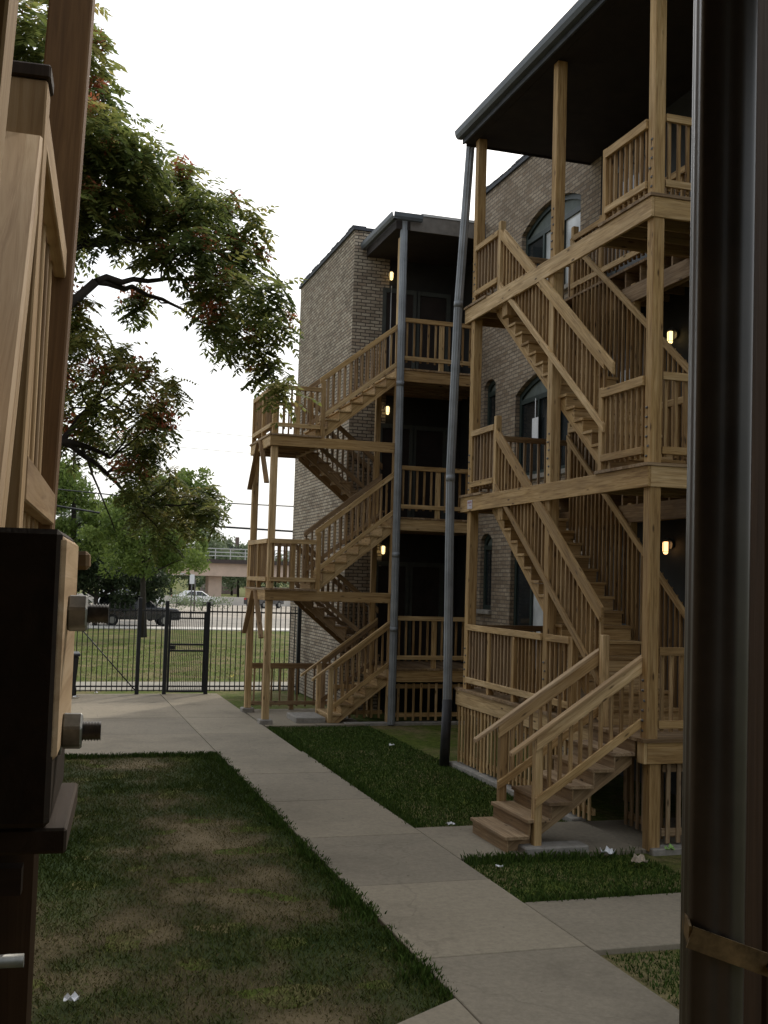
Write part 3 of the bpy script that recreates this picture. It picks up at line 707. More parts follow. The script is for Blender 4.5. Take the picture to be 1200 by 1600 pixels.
# ------------------------------------------------------------------ far brick building and porch
Q1, Q2, Q3 = 1.104, 4.18, 7.25; M2, M3 = 2.66, 5.725; YQ = 21.37; XQ = 6.84; YB = 23.4; XB = 6.36
bF = thing('brick_building', 'tall plain brick wing at the end of the courtyard behind the farther porch', 'building', (6.4, 26, 0))
mb = MB(); wall(mb, 'x', XB, YB, 28.8, 0, 10.68); wall(mb, 'y', YB, XB, 7.2, 0, 10.68, nrm=-1); wall(mb, 'y', 28.8, XB, 16, 0, 10.68, nrm=1)
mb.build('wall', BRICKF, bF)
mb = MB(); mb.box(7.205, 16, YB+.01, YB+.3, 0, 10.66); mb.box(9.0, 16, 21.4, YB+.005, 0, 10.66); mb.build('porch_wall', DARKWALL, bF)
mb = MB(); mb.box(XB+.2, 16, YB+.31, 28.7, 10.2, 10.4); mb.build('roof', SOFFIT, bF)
mb = MB(); mb.box(XB-.05, XB+.25, YB-.05, 28.85, 10.685, 10.75); mb.box(XB+.255, 8.0, YB-.05, YB+.25, 10.685, 10.75)
for i in range(24): mb.box(XB-.06, XB+.26, YB+i*.22, YB+.19+i*.22, 10.751, 10.765+rnd.uniform(0, .04))
mb.build('coping', COPING, bF)
for zf in (Q1, Q2, Q3):
    for xd in (7.55, 8.35):
        mb = MB(); mb.box(xd-.5, xd-.42, YB-.03, YB+.009, zf, zf+2.2); mb.box(xd+.22, xd+.32, YB-.03, YB+.009, zf, zf+2.2); mb.box(xd-.419, xd+.219, YB-.03, YB+.009, zf+2.1, zf+2.2)
        d = mb.build('door', simple('grey_green_trim', (.055, .06, .052), .6), bF)
        mb = MB(); mb.box(xd-.418, xd+.218, YB-.012, YB+.008, zf+.02, zf+2.09); mb.build('door_leaf', SOFFIT, d)
pF = thing('back_porch', 'farther three-storey wooden porch with flat roof and stair landings on posts', 'porch', (6.9, 22, 0))
for a, b in ((0, Q1-.26), (Q1-.26, Q2-.26), (Q2-.26, Q3-.26), (Q3-.26, 10.0)):
    post(pF, XQ+.02, YQ+.1, a, b-.002, .14)
    if b < 9: post(pF, 6.74, 22.47, a, b-.002, .11)
for zf in (Q1, Q2, Q3):
    onebox(pF, 'fascia', (XQ+.0, 8.98, YQ, YQ+.038, zf-.27, zf-.037), WOOD)
    onebox(pF, 'fascia', (XQ-.04, XQ-.003, YQ, YB-.01, zf-.27, zf-.037), WOOD)
    deck(pF, [(XQ-.045, 8.98, YQ-.02, YB-.01)], zf, 'y')
    mb = MB()
    for i in range(6): mb.box(XQ+.01, 8.97, YQ+.25+i*.33, YQ+.29+i*.33, zf-.25, zf-.038)
    mb.build('joists', WOODD, pF)
    railing(pF, (XQ+.1, YQ+.06, zf), (8.95, YQ+.06, zf), S_, top=1.06, low=.22, sp=.15, newels=[((7.78, YQ+.09, zf-.02), 1.0)])
skirt(pF, (XQ+.1, YQ+.03, 0), (8.9, YQ+.03, 0), .05, Q1-.3, sp=.155, wd=.045, m=WOOD)
onebox(pF, 'sill', (5.9, 8.9, YQ-.06, YQ+.14, -.05, .03), CONCB, .01)
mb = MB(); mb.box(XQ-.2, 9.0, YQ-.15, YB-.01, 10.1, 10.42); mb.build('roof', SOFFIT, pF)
onebox(pF, 'roof_fascia', (XQ+.1, 9.0, YQ-.185, YQ-.152, 10.08, 10.40), simple('grey_board', (.13, .115, .10), .8), label='weathered grey roof board')
g = MB(); g.prism([(XQ-.2+a, YQ-.3, 10.26+z) for a, z in prof], (0, YB-.0-YQ+.3, 0)); fixn(g.build('gutter', GUTTER, pF))
g = MB(); g.prism([(XQ-.3, YQ-.18+a, 10.26+z) for a, z in prof], (.62, 0, 0)); fixn(g.build('gutter', GUTTER, pF))
onebox(pF, 'roof_edge', (XQ+.33, 9.0, YQ-.2, YQ-.16, 10.41, 10.46), RAILM, 0)
# landings
LX = 4.21; LYF = 23.55; LXE = 5.14
for zl in (M3, M2):
    onebox(pF, 'fascia', (LX, XQ-.05, YQ, YQ+.038, zl-.24, zl-.037), WOOD)
    onebox(pF, 'fascia', (LX, LX+.038, YQ+.04, LYF, zl-.24, zl-.037), WOOD)
    onebox(pF, 'fascia', (LX+.04, LXE+.1, LYF-.038, LYF, zl-.24, zl-.037), WOODD)
    onebox(pF, 'fascia', (LXE+.062, LXE+.1, YQ+.04, LYF-.04, zl-.24, zl-.037), WOODD)
    deck(pF, [(LX-.03, LXE+.1, YQ-.03, LYF+.02)], zl, 'y')
    mb = MB()
    for i in range(4): mb.box(LX+.04, LXE+.06, YQ+.4+i*.42, YQ+.438+i*.42, zl-.22, zl-.038)
    mb.build('joists', WOODD, pF)
    x1 = LXE+.08
    railing(pF, (LX+.08, YQ+.05, zl), (x1, YQ+.05, zl), S_, top=.98, low=.18, newels=[((x1+.05, YQ+.06, zl-.2), 1.33), ((LX+.55, YQ+.09, zl), .9)])
    railing(pF, (LX+.05, LYF-.02, zl), (LX+.05, YQ+.12, zl), W_, top=.98, low=.18, newels=[((LX+.06, 22.4, zl), .97), ((LX+.06, LYF-.05, zl), 1.0)])
    railing(pF, (LX+.1, LYF-.05, zl), (x1, LYF-.05, zl), S_, top=.98, low=.18, m=WOODD)
    railing(pF, (x1, 22.42, zl), (x1, 22.55, zl), W_, top=.98, low=.18, newels=[((x1+.05, 22.48, zl), 1.05)])
    for y in (YQ+.12, LYF-.12):
        if zl == M3: post(pF, LX+.11, y, M2, M3-.24, .13)
        else: post(pF, LX+.11, y, .1, M2-.24, .13)
    if zl == M3: post(pF, LX+.11, YQ+.12, M3, M3+1.0, .12)
    for y in (YQ+.12, LYF-.12):                       # knee braces from the end beam to the posts
        s = 1 if y > 22.4 else -1; mb = MB()
        mb.board((LX-.02, 22.4+s*.12, zl-.06), (LX-.02, y-s*.02, zl-.98), .04, .10, (1, 0, 0)); mb.build('knee_brace', WOODD, pF, bevel=.004)
for y in (YQ+.12, LYF-.12): onebox(pF, 'footing', (LX-.02, LX+.24, y-.13, y+.13, -.03, .1), CONCB, .012)
def far_flight(zt, zb, T, d, wd, y0, W, n, g, label, rails, loc, m=WOOD):
    th = thing('staircase', label, 'stairs', loc, 'short flights of the farther porch'); r = (zt-zb)/n
    stair(th, (T, y0, zt), (d, 0), (0, 1), W, n, r, g, m=m)
    sl = r/g; L = (n-1)*g
    for y, far in rails:
        a = (T+d*(-.02 if d < 0 else .0), y, zt+.02); b = (T+d*(L-.06), y, zt+.02-(L-.06+.02)*sl)
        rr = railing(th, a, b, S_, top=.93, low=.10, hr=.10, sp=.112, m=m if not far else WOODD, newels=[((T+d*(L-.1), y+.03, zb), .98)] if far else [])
        if zb < .5:
            mb = MB(); f_ = lambda s: zt+.02-(s+.02)*sl+.95
            mb.board((T+d*.0, y, f_(0)), (T+d*(L+.38), y, f_(L+.38)), .09, .036, ends='v'); mb.build('cap_rail', WOOD, rr)
            nb = MB(); nb.board((T+d*(L-.02), y+.05, .02), (T+d*(L-.02), y+.05, 1.12), .089, .089, (0, 1, 0)); nb.build('newel_post', WOOD, rr)
    return th
g = 1.7/7
far_flight(Q3, M3, XQ-.01, -1, 1, YQ+.08, .92, 8, g, 'topmost near-side flight from the farther porch down to its upper landing', ((YQ+.06, 0), (22.42, 1)), (6, 21.9, M3))
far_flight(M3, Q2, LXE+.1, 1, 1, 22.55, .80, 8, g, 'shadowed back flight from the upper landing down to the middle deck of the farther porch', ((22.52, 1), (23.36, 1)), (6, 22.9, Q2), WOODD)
far_flight(Q2, M2, XQ-.01, -1, 1, YQ+.08, .92, 8, g, 'near-side flight from the middle deck of the farther porch down to its lower landing', ((YQ+.06, 0), (22.42, 1)), (6, 21.9, M2))
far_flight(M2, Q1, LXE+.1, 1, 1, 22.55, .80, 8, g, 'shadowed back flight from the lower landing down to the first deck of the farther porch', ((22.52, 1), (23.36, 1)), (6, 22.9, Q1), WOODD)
far_flight(Q1, .012, XQ-.01, -1, 1, YQ+.08, .92, 6, .245, 'bottom flight of the farther porch reaching the ground by a concrete pad', ((YQ+.06, 0), (22.42, 1)), (6, 21.9, 0))
skirt(pF, (5.75, YQ+.5, 0), (XQ, YQ+.5, 0), .05, .75, sp=.15, wd=.045, m=WOOD)
tag(MB().box(4.95, 5.55, 21.5, 22.4, -.03, .12).build('concrete_step', CONCB, bevel=.015), 'pale concrete step at the foot of the farther bottom stair', 'concrete step')
gR = thing('low_railing', 'low brown baluster railing at ground level between the landing post and brick wall', 'railing', (5.3, 23.75, 0))
railing(gR, (LX+.2, 23.75, .0), (XB-.03, 23.75, .0), S_, top=1.02, low=.16, hr=.12, sp=.19, m=WOODD, newels=[((5.35, 23.79, 0), 1.0)])

# downspouts
def spout(label, pts, rad, m, boot=None, joints=()):
    th = thing('downspout', label, 'downspout', pts[-1])
    mb = MB(); n = 20; vs = []; bc = []
    pts = [V(p) for p in pts]; rows = pts
    for p in rows:
        for k in range(n):
            a = 2*math.pi*k/n; rr = rad*(1+(.07 if k % 2 else -.05)); vs.append(p+V((math.cos(a)*rr, math.sin(a)*rr, 0)))
    mb.add(vs, [(i*n+k, i*n+(k+1) % n, (i+1)*n+(k+1) % n, (i+1)*n+k) for i in range(len(rows)-1) for k in range(n)], smooth=False)
    fixn(mb.build('pipe', m, th))
    for z in joints:
        for a, b in zip(pts, pts[1:]):
            if b.z <= z <= a.z: c = a+(b-a)*((a.z-z)/(a.z-b.z)); mb = MB(); mb.tube([c+V((0, 0, .05)), c-V((0, 0, .05))], rad*1.12, 14); mb.build('collar', m, th); break
    if boot: mb = MB(); mb.tube([pts[-1]+V((0, 0, .02)), V(boot)], rad*1.2, 14); mb.build('boot', PIPED, th)
    return th
spout('round grey downspout with black boot at the far corner of the nearer porch', [tuple(onY(px_, py_, 16.62)) for px_, py_ in ((737, 206), (716, 480), (704, 735), (699, 1095))], .066, PIPE, (6.22, 16.53, -.02), (7.4, 4.55))
spout('straight grey downspout at the near corner of the farther porch', [(6.82, 21.26, 10.28), (6.84, 21.27, 5), (6.84, 21.25, 0)], .072, PIPE, None, (6.9, 3.4, 1.9))

# wall lamps
wall_lamp((XW, 13.80, 6.53), (-1, 0), 'lit jar lamp on the dark porch wall above the second deck of the nearer porch', LAMPG)
wall_lamp((XW, 13.85, 3.50), (-1, 0), 'orange jar lamp on the dark wall above the first deck of the nearer porch', LAMPW)
for (px, py, nm) in ((612, 430, 'top'), (606, 640, 'middle'), (599, 858, 'first')):
    p = onY(px, py, YB-.11); wall_lamp((p.x, YB, p.z+.03), (0, -1), 'lit jar lamp on the brick wall above the %s deck of the farther porch' % nm, LAMPG)
p = onY(612, 440, YB-.02)
tag(MB().tube([(p.x, YB-.02, p.z-.1), (p.x, YB-.02, Q3)], .012, 6).build('conduit', RAILM), 'thin pale conduit running down the brick wall below the topmost far lamp', 'conduit')

# ------------------------------------------------------------------ iron fence, gate, bin
FY = 26.95; FH = 2.22
fence = thing('iron_fence', 'black iron picket fence with square posts closing the courtyard', 'fence', (3, FY, 0))
def pickets(th, x0, x1, name='picket_panel', z1=FH-.05, sp=.118, hw=.0105):
    mb = MB(); n = int((x1-x0)/sp)
    for i in range(n):
        x = x0+(i+.5)*(x1-x0)/n; mb.box(x-hw, x+hw, FY-hw, FY+hw, .08, z1+rnd.uniform(-.004, .004))
    for z in (.2, z1-.17): mb.box(x0, x1, FY-.011, FY+.011, z-.018, z+.018)
    return mb.build(name, BLACKM, th)
segs = [(-9, -6.0), (-5.9, -3.0), (-2.9, -.35), (-.25, 2.25), (2.36, 2.90), (3.97, 6.15)]
for a, b in segs: pickets(fence, a, b)
for x, h in ((-5.95, 2.22), (-2.95, 2.22), (-.3, 2.22), (2.3, 2.3), (2.94, 2.24), (3.93, 2.24), (6.2, 2.22)):
    onebox(fence, 'fence_post', (x-.045, x+.045, FY-.045, FY+.045, 0, h), BLACKM)
mb = MB(); mb.tube([(1.0, FY-.03, 1.5), (2.25, FY-.03, .12)], .014, 6); mb.build('brace_rod', BLACKM, fence)
gate = thing('iron_gate', 'black iron gate with fine bars and a middle lock rail in the picket fence', 'gate', (3.43, FY, 0))
pickets(gate, 3.02, 3.86, 'bars', 2.0, .044, .0062)
mb = MB(); mb.box(2.995, 3.035, FY-.02, FY+.02, .06, 2.0); mb.box(3.845, 3.885, FY-.02, FY+.02, .06, 2.0)
for z in (.08, 1.05, 1.2, 1.97): mb.box(3.036, 3.844, FY-.018, FY+.018, z-.022, z+.022)
mb.build('gate_frame', BLACKM, gate)
mb = MB(); mb.box(3.04, 3.16, FY-.035, FY+.035, 1.08, 1.17); mb.build('lock_box', BLACKM, gate)
bn = thing('rubbish_bin', 'black wheeled rubbish bin standing by the fence at the left', 'bin', (.62, 26.5, 0))
mb = MB(); c = V((.62, 26.5, 0))
mb.add([c+V(p) for p in ((-.24, -.26, .06), (.24, -.26, .06), (.24, .26, .06), (-.24, .26, .06), (-.3, -.33, .95), (.3, -.33, .95), (.3, .33, .95), (-.3, .33, .95))], [(3, 2, 1, 0), (4, 5, 6, 7), (0, 1, 5, 4), (1, 2, 6, 5), (2, 3, 7, 6), (3, 0, 4, 7)])
mb.build('bin_body', BLACKM, bn, bevel=.02)
mb = MB(); mb.box(.29, .95, 26.14, 26.86, .952, 1.02); mb.build('lid', BLACKM, bn, bevel=.02)
for x in (.36, .88): MB().tube([(x-.03, 26.76, .1), (x+.03, 26.76, .1)], .1, 14).build('wheel', TYRE, bn)

# litter on the lawns and plaza
def litter(px, py, s, label, m=WHITEP):
    d = ray(px, py); p = EYE+d*((-.0-EYE.z)/d.z); r = random.Random(px)
    mb = MB(); vs = []; n = 5; s *= .62
    for i in range(n):
        for j in range(n): vs.append(p+V(((i/(n-1)-.5)*s+r.gauss(0, s*.06), (j/(n-1)-.5)*s*.7+r.gauss(0, s*.06), .03+abs(r.gauss(0, s*.22)))))
    mb.add(vs, [(i*n+j, i*n+j+1, (i+1)*n+j+1, (i+1)*n+j) for i in range(n-1) for j in range(n-1)])
    o = mb.build('litter', m, loc=(p.x, p.y, 0)); so_ = o.modifiers.new('th', 'SOLIDIFY'); so_.thickness = .002
    return tag(o, label, 'litter', 'litter on the ground')
litter(704, 1292, .16, 'crumpled white paper on the grass edge near the foot of the entry stair')
litter(780, 1360, .12, 'small white scrap on the grass patch nearest the walkway corner')
litter(948, 1338, .22, 'large crumpled pale bag on the grass under the entry stair side')
litter(1000, 1352, .24, 'flattened tan scrap on the grass right of the pale bag', simple('tan_scrap', (.4, .33, .25), .8, nscale=30))
litter(1046, 1332, .16, 'green and yellow crisp packet by the porch footing', simple('green_packet', (.25, .42, .12), .5, var=.5, nscale=25))
litter(612, 1168, .14, 'scrap of white paper in the middle of the green lawn')
litter(118, 1092, .2, 'white scrap on the plaza near the black bin')
litter(150, 1085, .13, 'tiny white scrap at the foot of the picket fence')
litter(110, 1570, .14, 'dull white wrapper on the dry lawn close to the camera')
litter(362, 1060, .2, 'yellowish scrap on the grass beyond the gate', simple('yellow_scrap', (.6, .5, .12), .6))

# ------------------------------------------------------------------ trees
def limb(mb, a, b, ra, rb, n=6, sag=0., jit=.07, r=rnd):
    a, b = V(a), V(b); L = (b-a).length; pts = []; rs = []
    for i in range(n+1):
        t = i/n; p = a.lerp(b, t)+V((0, 0, math.sin(t*math.pi)*sag*L))
        if 0 < i < n: p += V((r.gauss(0, jit), r.gauss(0, jit), r.gauss(0, jit)))*L*.18
        pts.append(p); rs.append(ra+(rb-ra)*t)
    mb.tube(pts, rs, 7); return pts
class Leaves:
    def __init__(s): s.v = []; s.f = []; s.t = []
    def quad(s, p, d, wd, l, w, t):
        i = len(s.v); m = p+d*(l*.45)
        s.v += [p, m+wd*(w/2), p+d*l, m-wd*(w/2)]; s.f.append((i, i+1, i+2, i+3)); s.t += [t]*4
    def build(s, name, m, parent):
        mb = MB(); mb.v = s.v; mb.bc = s.v; mb.f = s.f; mb.t = s.t; mb.m = [0]*len(s.f); mb.sm = [False]*len(s.f)
        return mb.build(name, m, parent)
def rv(r): 
    while 1:
        p = V((r.uniform(-1, 1), r.uniform(-1, 1), r.uniform(-1, 1)))
        if .05 < p.length < 1: return p
def compound(lv, r, p, d, L, tb):
    """pinnate leaf: drooping midrib with pairs of leaflets"""
    side = d.cross(V((0, 0, 1)))
    if side.length < .1: side = V((1, 0, 0))
    side.normalize(); k = 8; cur = p.copy(); dd = d.normalized()
    for i in range(k):
        dd = (dd+V((0, 0, -.10))).normalized(); cur = cur+dd*(L/k)
        for s in (-1, 1):
            ld = (side*s+dd*.45+V((0, 0, -.25+r.gauss(0, .12)))).normalized()
            wd = ld.cross(V((r.gauss(0, .3), r.gauss(0, .3), 1))).normalized()
            lv.quad(cur, ld, wd, L*.30*(1-.35*abs(i/k-.45)), L*.105, min(1, max(0, tb+r.gauss(0, .12))))
    lv.quad(cur, dd, side, L*.24, L*.09, tb)
ai = thing('ailanthus_tree', 'large near tree of drooping feathery leaves and rusty seed clusters reaching in from the left', 'tree', (-.75, 13.6, 0))
rt = random.Random(21)
tr = MB(); base = V((-.75, 13.6, -.05)); 
trunk_pts = [base, base+V((.05, 0, 2)), base+V((.0, .1, 4.2)), base+V((.1, .2, 6.4)), base+V((.0, .3, 8.4)), base+V((.1, .3, 10.5)), base+V((.05, .3, 12.2))]
tr.tube(trunk_pts, [.24, .2, .18, .16, .12, .09, .05], 12)
up_cl = [(35, 60, 55), (25, 150, 45), (100, 40, 55), (135, 95, 50), (150, 160, 45), (165, 215, 48), (120, 190, 55), (215, 245, 45), (150, 270, 58), (205, 300, 55), (150, 330, 50), (210, 355, 50), (262, 290, 45), (265, 345, 48),
         (315, 315, 40), (352, 325, 36), (388, 352, 30), (300, 385, 42), (345, 385, 42), (385, 410, 40), (350, 440, 38), (410, 455, 38), (432, 500, 32), (385, 490, 42), (340, 500, 34), (405, 540, 34), (425, 575, 28), (318, 455, 30), (440, 608, 26), (215, 468, 18), (110, 300, 45), (100, 370, 45), 
         (125, 240, 40), (120, 480, 26), (255, 400, 24), (285, 275, 26), (180, 190, 26), (360, 530, 26), (70, 250, 50), (60, 350, 50), (40, 440, 45)]
lo_cl = [(140, 545, 40), (180, 590, 45), (125, 610, 42), (228, 585, 28), (250, 628, 28), (215, 640, 40), (155, 655, 40), (250, 665, 24), (120, 515, 22), (190, 550, 24), (90, 560, 45), (85, 650, 45), (105, 520, 38), (200, 690, 30), (140, 700, 26), (270, 600, 22), (115, 680, 32)]
dr_cl = [(235, 705, 22), (215, 700, 24), (205, 738, 26), (240, 680, 24), (212, 770, 26), (330, 800, 22), (325, 770, 20), (228, 745, 32), (240, 790, 36), (280, 790, 32), (265, 755, 30), (300, 815, 26), (250, 830, 30), (222, 800, 26), (310, 780, 20)]
lv = Leaves(); sd_ = Leaves(); twigs = tr
hubs = {'up': [], 'lo': [], 'dr': []}
A1 = onY(130, 380, 13.9); A2 = onY(150, 440, 13.6); A3 = onY(95, 690, 13.8)
limb(tr, trunk_pts[3], A1, .085, .055, 5); limb(tr, trunk_pts[2]+V((0, 0, .9)), A2, .08, .055, 5); limb(tr, trunk_pts[2]-V((0, 0, .5)), A3, .07, .05, 4)
h1 = limb(tr, A1, onY(320, 385, 14.6), .055, .022, 8, .05); h2 = limb(tr, A2, onY(285, 437, 14.2), .045, .02, 7, .02); h2b = limb(tr, A2, onY(285, 483, 14.8), .042, .018, 7, .03)
h3 = limb(tr, A1, onY(160, 150, 14.2), .06, .02, 7); h4 = limb(tr, A3, onY(172, 716, 14.0), .045, .02, 5, .06); h5 = limb(tr, A3, onY(215, 790, 14.4), .04, .015, 7, .06); h6 = limb(tr, A3, onY(165, 600, 14.2), .04, .015, 5)
h7 = limb(tr, h2b[-1], onY(420, 560, 15.2), .02, .008, 6, .02); h8 = limb(tr, h1[4], onY(240, 260, 14.4), .04, .012, 6); h9 = limb(tr, h4[2], onY(180, 830, 14.2), .018, .006, 6)
h10 = limb(tr, h1[-1], onY(410, 440, 15.0), .028, .01, 5)
nodes_up = h1+h2+h2b+h3+h7+h8+h10+trunk_pts[4:]; nodes_lo = h4+h6+trunk_pts[3:4]; nodes_dr = h5
def fill(cl, nodes, dens, ymid, tb0, Lr, seeds):
    for px, py, rp in cl:
        y = ymid+rt.uniform(-1.0, 1.0); c = onY(px, py, y); R_ = rp*y/F*1.16
        nd = min(nodes, key=lambda q: (q-c).length)
        tw = limb(twigs, nd, c, .014, .006, 5, .03, .2, rt)
        n = int(dens*max(.55, (rp/40)**2)*14)
        for k in range(3): limb(twigs, c, c+rv(rt)*R_*.8, .006, .003, 3, 0, .2, rt)
        tb = tb0+rt.uniform(-.22, .22)
        for k in range(n):
            q = rv(rt); q = V((q.x, q.y*1.5, q.z)); p = c+q*R_*.85; L = rt.uniform(*Lr)
            d = (V((q.x, q.y, q.z*.3))+V((rt.gauss(0, .4), rt.gauss(0, .4), rt.gauss(-.1, .3)))).normalized()
            compound(lv, rt, p-d*L*.5, d, L, tb+rt.gauss(0, .12)+(.12 if q.z > .2 else -.08))
        if rt.random() < seeds:
            for k in range(rt.randint(1, 3)):
                q = rv(rt); p = c+V((q.x, -abs(q.y), abs(q.z)*.6))*R_*.9
                for j in range(70):
                    e = rv(rt); sd_.quad(p+e*.15, rv(rt).normalized(), rv(rt).normalized(), .065, .034, rt.random())
fill(up_cl, nodes_up, 3.1, 14.3, .38, (.34, .56), .7)
fill(lo_cl, nodes_lo, 2.4, 14.0, .46, (.30, .48), .6)
fill(dr_cl, nodes_dr, 4.0, 14.3, .5, (.24, .40), .12)
fixn(tr.build('trunk', BARK, ai)); lv.build('crown', LEAF, ai); sd_.build('seed_clusters', SEED, ai)

def bg_tree(name, label, base, h, clumps, m, trunk_r, leaf, n, seed, group='trees beyond the fence', cat='tree'):
    """clumps: (dx,dy,z,rx,rz) relative to base"""
    th = thing(name, label, cat, base, group); r = random.Random(seed); b = V(base); t = MB()
    top = b+V((r.uniform(-.3, .3), 0, h)); t.tube([b-V((0, 0, .3)), b.lerp(top, .4)+V((r.gauss(0, .15), 0, 0)), top], [trunk_r, trunk_r*.75, trunk_r*.3], 8)
    l = Leaves()
    for dx, dy, z, rx, rz in clumps:
        c = b+V((dx, dy, z)); limb(t, b.lerp(top, min(.95, max(.3, (z-rz)/h))), c, trunk_r*.35, trunk_r*.1, 4, .05, .1, r)
        k = int(n*rx*rz); subs = [c+V((q.x*rx, q.y*rx, q.z*rz))*.8 for q in (rv(r) for _ in range(9))]
        for s_ in subs:
            tb = r.uniform(.2, .8); sr = rx*r.uniform(.25, .5)
            for i in range(k//9):
                q = rv(r); p = s_+V((q.x, q.y, q.z*.8))*sr
                l.quad(p, rv(r).normalized(), rv(r).normalized(), leaf*r.uniform(.7, 1.3), leaf*.7, min(1, max(0, tb+r.gauss(0, .18)+q.z*.15)))
    fixn(t.build('trunk', BARK, th)); l.build('crown', m, th); return th
def G(px, d):  # ground point at image column px and distance y
    p = onY(px, 930, d); return (p.x, d, 0)
bg_tree('leafy_tree', 'bright green round tree directly behind the field left of the gate', G(228, 52), 8, [(-.3, 0, 6.5, 1.5, 1.6), (1.0, 0, 5.4, 1.7, 1.4), (-1.5, 0, 5.0, 1.6, 1.5), (.3, .5, 4.2, 1.8, 1.1), (1.7, 0, 7.2, 1.1, 1.2), (2.4, 0, 6.2, 1.2, 1.1), (-.8, 0, 3.4, 1.4, .9), (1.6, 0, 3.6, 1.4, .9)], LEAFB, .16, .19, 900, 3)
bg_tree('leafy_tree', 'tall bright green tree at the far left behind the wires', G(110, 58), 9.5, [(0, 0, 7.0, 2.0, 1.8), (1.6, 0, 5.6, 1.8, 1.6), (-1.5, 0, 5.8, 2.0, 1.7), (.5, 0, 4.2, 2.2, 1.4), (2.6, 0, 6.3, 1.3, 1.2), (-2, 0, 8.2, 1.5, 1.3)], LEAFB, .2, .22, 800, 4)
bg_tree('dark_tree', 'dark green low tree standing over the parked dark car', G(150, 62), 5, [(0, 0, 3.4, 1.8, 1.7), (1.4, 0, 2.4, 1.6, 1.4), (-1.6, 0, 2.6, 1.8, 1.6), (.6, 0, 4.6, 1.2, 1.1), (3.0, 0, 2.3, 1.4, 1.2), (-3.4, 0, 3.0, 1.7, 1.6)], LEAFD, .15, .24, 800, 5)
bg_tree('leafy_tree', 'yellow green spreading tree over the street lamp', G(236, 70), 6, [(0, 0, 4.4, 2.0, 1.5), (1.6, 0, 3.3, 1.8, 1.3), (-1.7, 0, 3.4, 1.8, 1.4), (2.2, 0, 4.8, 1.4, 1.2), (.2, 0, 2.3, 1.8, .9), (-2.8, 0, 2.6, 1.7, 1.3)], LEAFB, .14, .22, 800, 6)
for k, (px, d, s) in enumerate(((296, 142, 1.5), (335, 150, 1.25), (372, 155, 1.3), (400, 150, 1.1), (268, 140, 1.4), (430, 150, 1.0), (350, 190, 1.5), (180, 130, 1.8), (90, 120, 1.9), (455, 170, 1.1), (330, 168, .62), (362, 172, .66), (300, 160, .7), (392, 168, .7))):
    ps = ['pale hazy tree behind the viaduct left of its column', 'pale hazy tree seen above the viaduct railing', 'pale hazy tree right of the distant brown building', 'low hazy tree under the viaduct deck by the porch posts', 'pale hazy tree at the left end of the viaduct', 'small hazy tree between the landing posts', 'farthest hazy tree behind the distant brown building', 'broad hazy tree far behind the bright green trees', 'broad hazy tree far behind at the left edge', 'hazy tree half hidden by the brick wing', 'low hazy tree left under the viaduct girder', 'low hazy tree just right of the viaduct pier', 'low hazy tree at the left of the viaduct pier', 'low hazy tree at the right under the viaduct'][k]
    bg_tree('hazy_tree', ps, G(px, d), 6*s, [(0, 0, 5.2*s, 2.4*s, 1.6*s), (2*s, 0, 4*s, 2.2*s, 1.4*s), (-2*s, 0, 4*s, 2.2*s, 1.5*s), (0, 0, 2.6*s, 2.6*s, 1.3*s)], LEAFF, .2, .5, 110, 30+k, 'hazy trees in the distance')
for k, (px, d) in enumerate(((125, 66), (200, 80), (270, 88), (315, 92))):
    bg_tree('bush', ['dark roadside bush left of the parked car', 'roadside bush behind the parked car', 'roadside bush under the yellow green tree', 'roadside bush near the viaduct column'][k], G(px, d), 1.2, [(0, 0, .9, 1.6, .8), (1.5, 0, .7, 1.2, .6), (-1.5, 0, .7, 1.3, .6)], LEAFD if k < 2 else LEAFF, .06, .16, 320, 50+k, 'roadside bushes', 'bush')

# ------------------------------------------------------------------ street beyond
def car(label, pos, rz, m, prof, glass_prof, name='parked_car', W=1.75, group=None):
    """prof: side outline (x along, z); front towards +x"""
    th = thing(name, label, 'car', pos, group, rz); rot = Matrix.Rotation(rz, 4, 'Z'); o = Matrix.Translation(V(pos)) @ rot
    q = lambda x, y, z: o @ V((x, y, z))
    mb = MB(); n = len(prof); vs = []
    for y, ins in ((-W/2, 0), (W/2, 0)):
        for x, z in prof: vs.append(q(x*(1), y*(1-.22*max(0, (z-.95))/.6), z))
    pl_ = [V((x, z, 0)) for x, z in prof]; tri = tessellate_polygon([pl_])
    fs = [tuple(t) for t in tri]+[tuple(i+n for i in t[::-1]) for t in tri]+[(i, (i+1) % n, (i+1) % n+n, i+n) for i in range(n)]
    mb.add(vs, fs); body = fixn(mb.build('body', m, th, bevel=.05))
    for gp in glass_prof:
        for sgn in (-1, 1):
            mb = MB(); mb.add([q(x, sgn*(W/2*(1-.22*max(0, (z-.95))/.6)+.008), z) for x, z in gp], [tuple(range(len(gp)))]); mb.build('window', GLASS, th)
    L0, L1 = min(p[0] for p in prof), max(p[0] for p in prof)
    for x in (L0+.85, L1-.9):
        for sgn in (-1, 1):
            mb = MB(); mb.tube([q(x, sgn*(W/2-.2), .32), q(x, sgn*(W/2+.015), .32)], .33, 18); wh = mb.build('wheel', TYRE, th)
            mb = MB(); mb.tube([q(x, sgn*(W/2+.012), .32), q(x, sgn*(W/2+.03), .32)], .19, 14); mb.build('rim', STEEL, wh)
    for sgn in (-1, 1):
        mb = MB(); a = q(L1-.03, sgn*(W/2-.28), .68); b = q(L1+.02, sgn*(W/2-.28), .68); mb.board(a, b, .34, .14); mb.build('headlight', HEADL, th)
        mb = MB(); a = q(L0-.02, sgn*(W/2-.2), .85); b = q(L0+.03, sgn*(W/2-.2), .85); mb.board(a, b, .24, .2); mb.build('tail_light', TAIL, th)
    return th
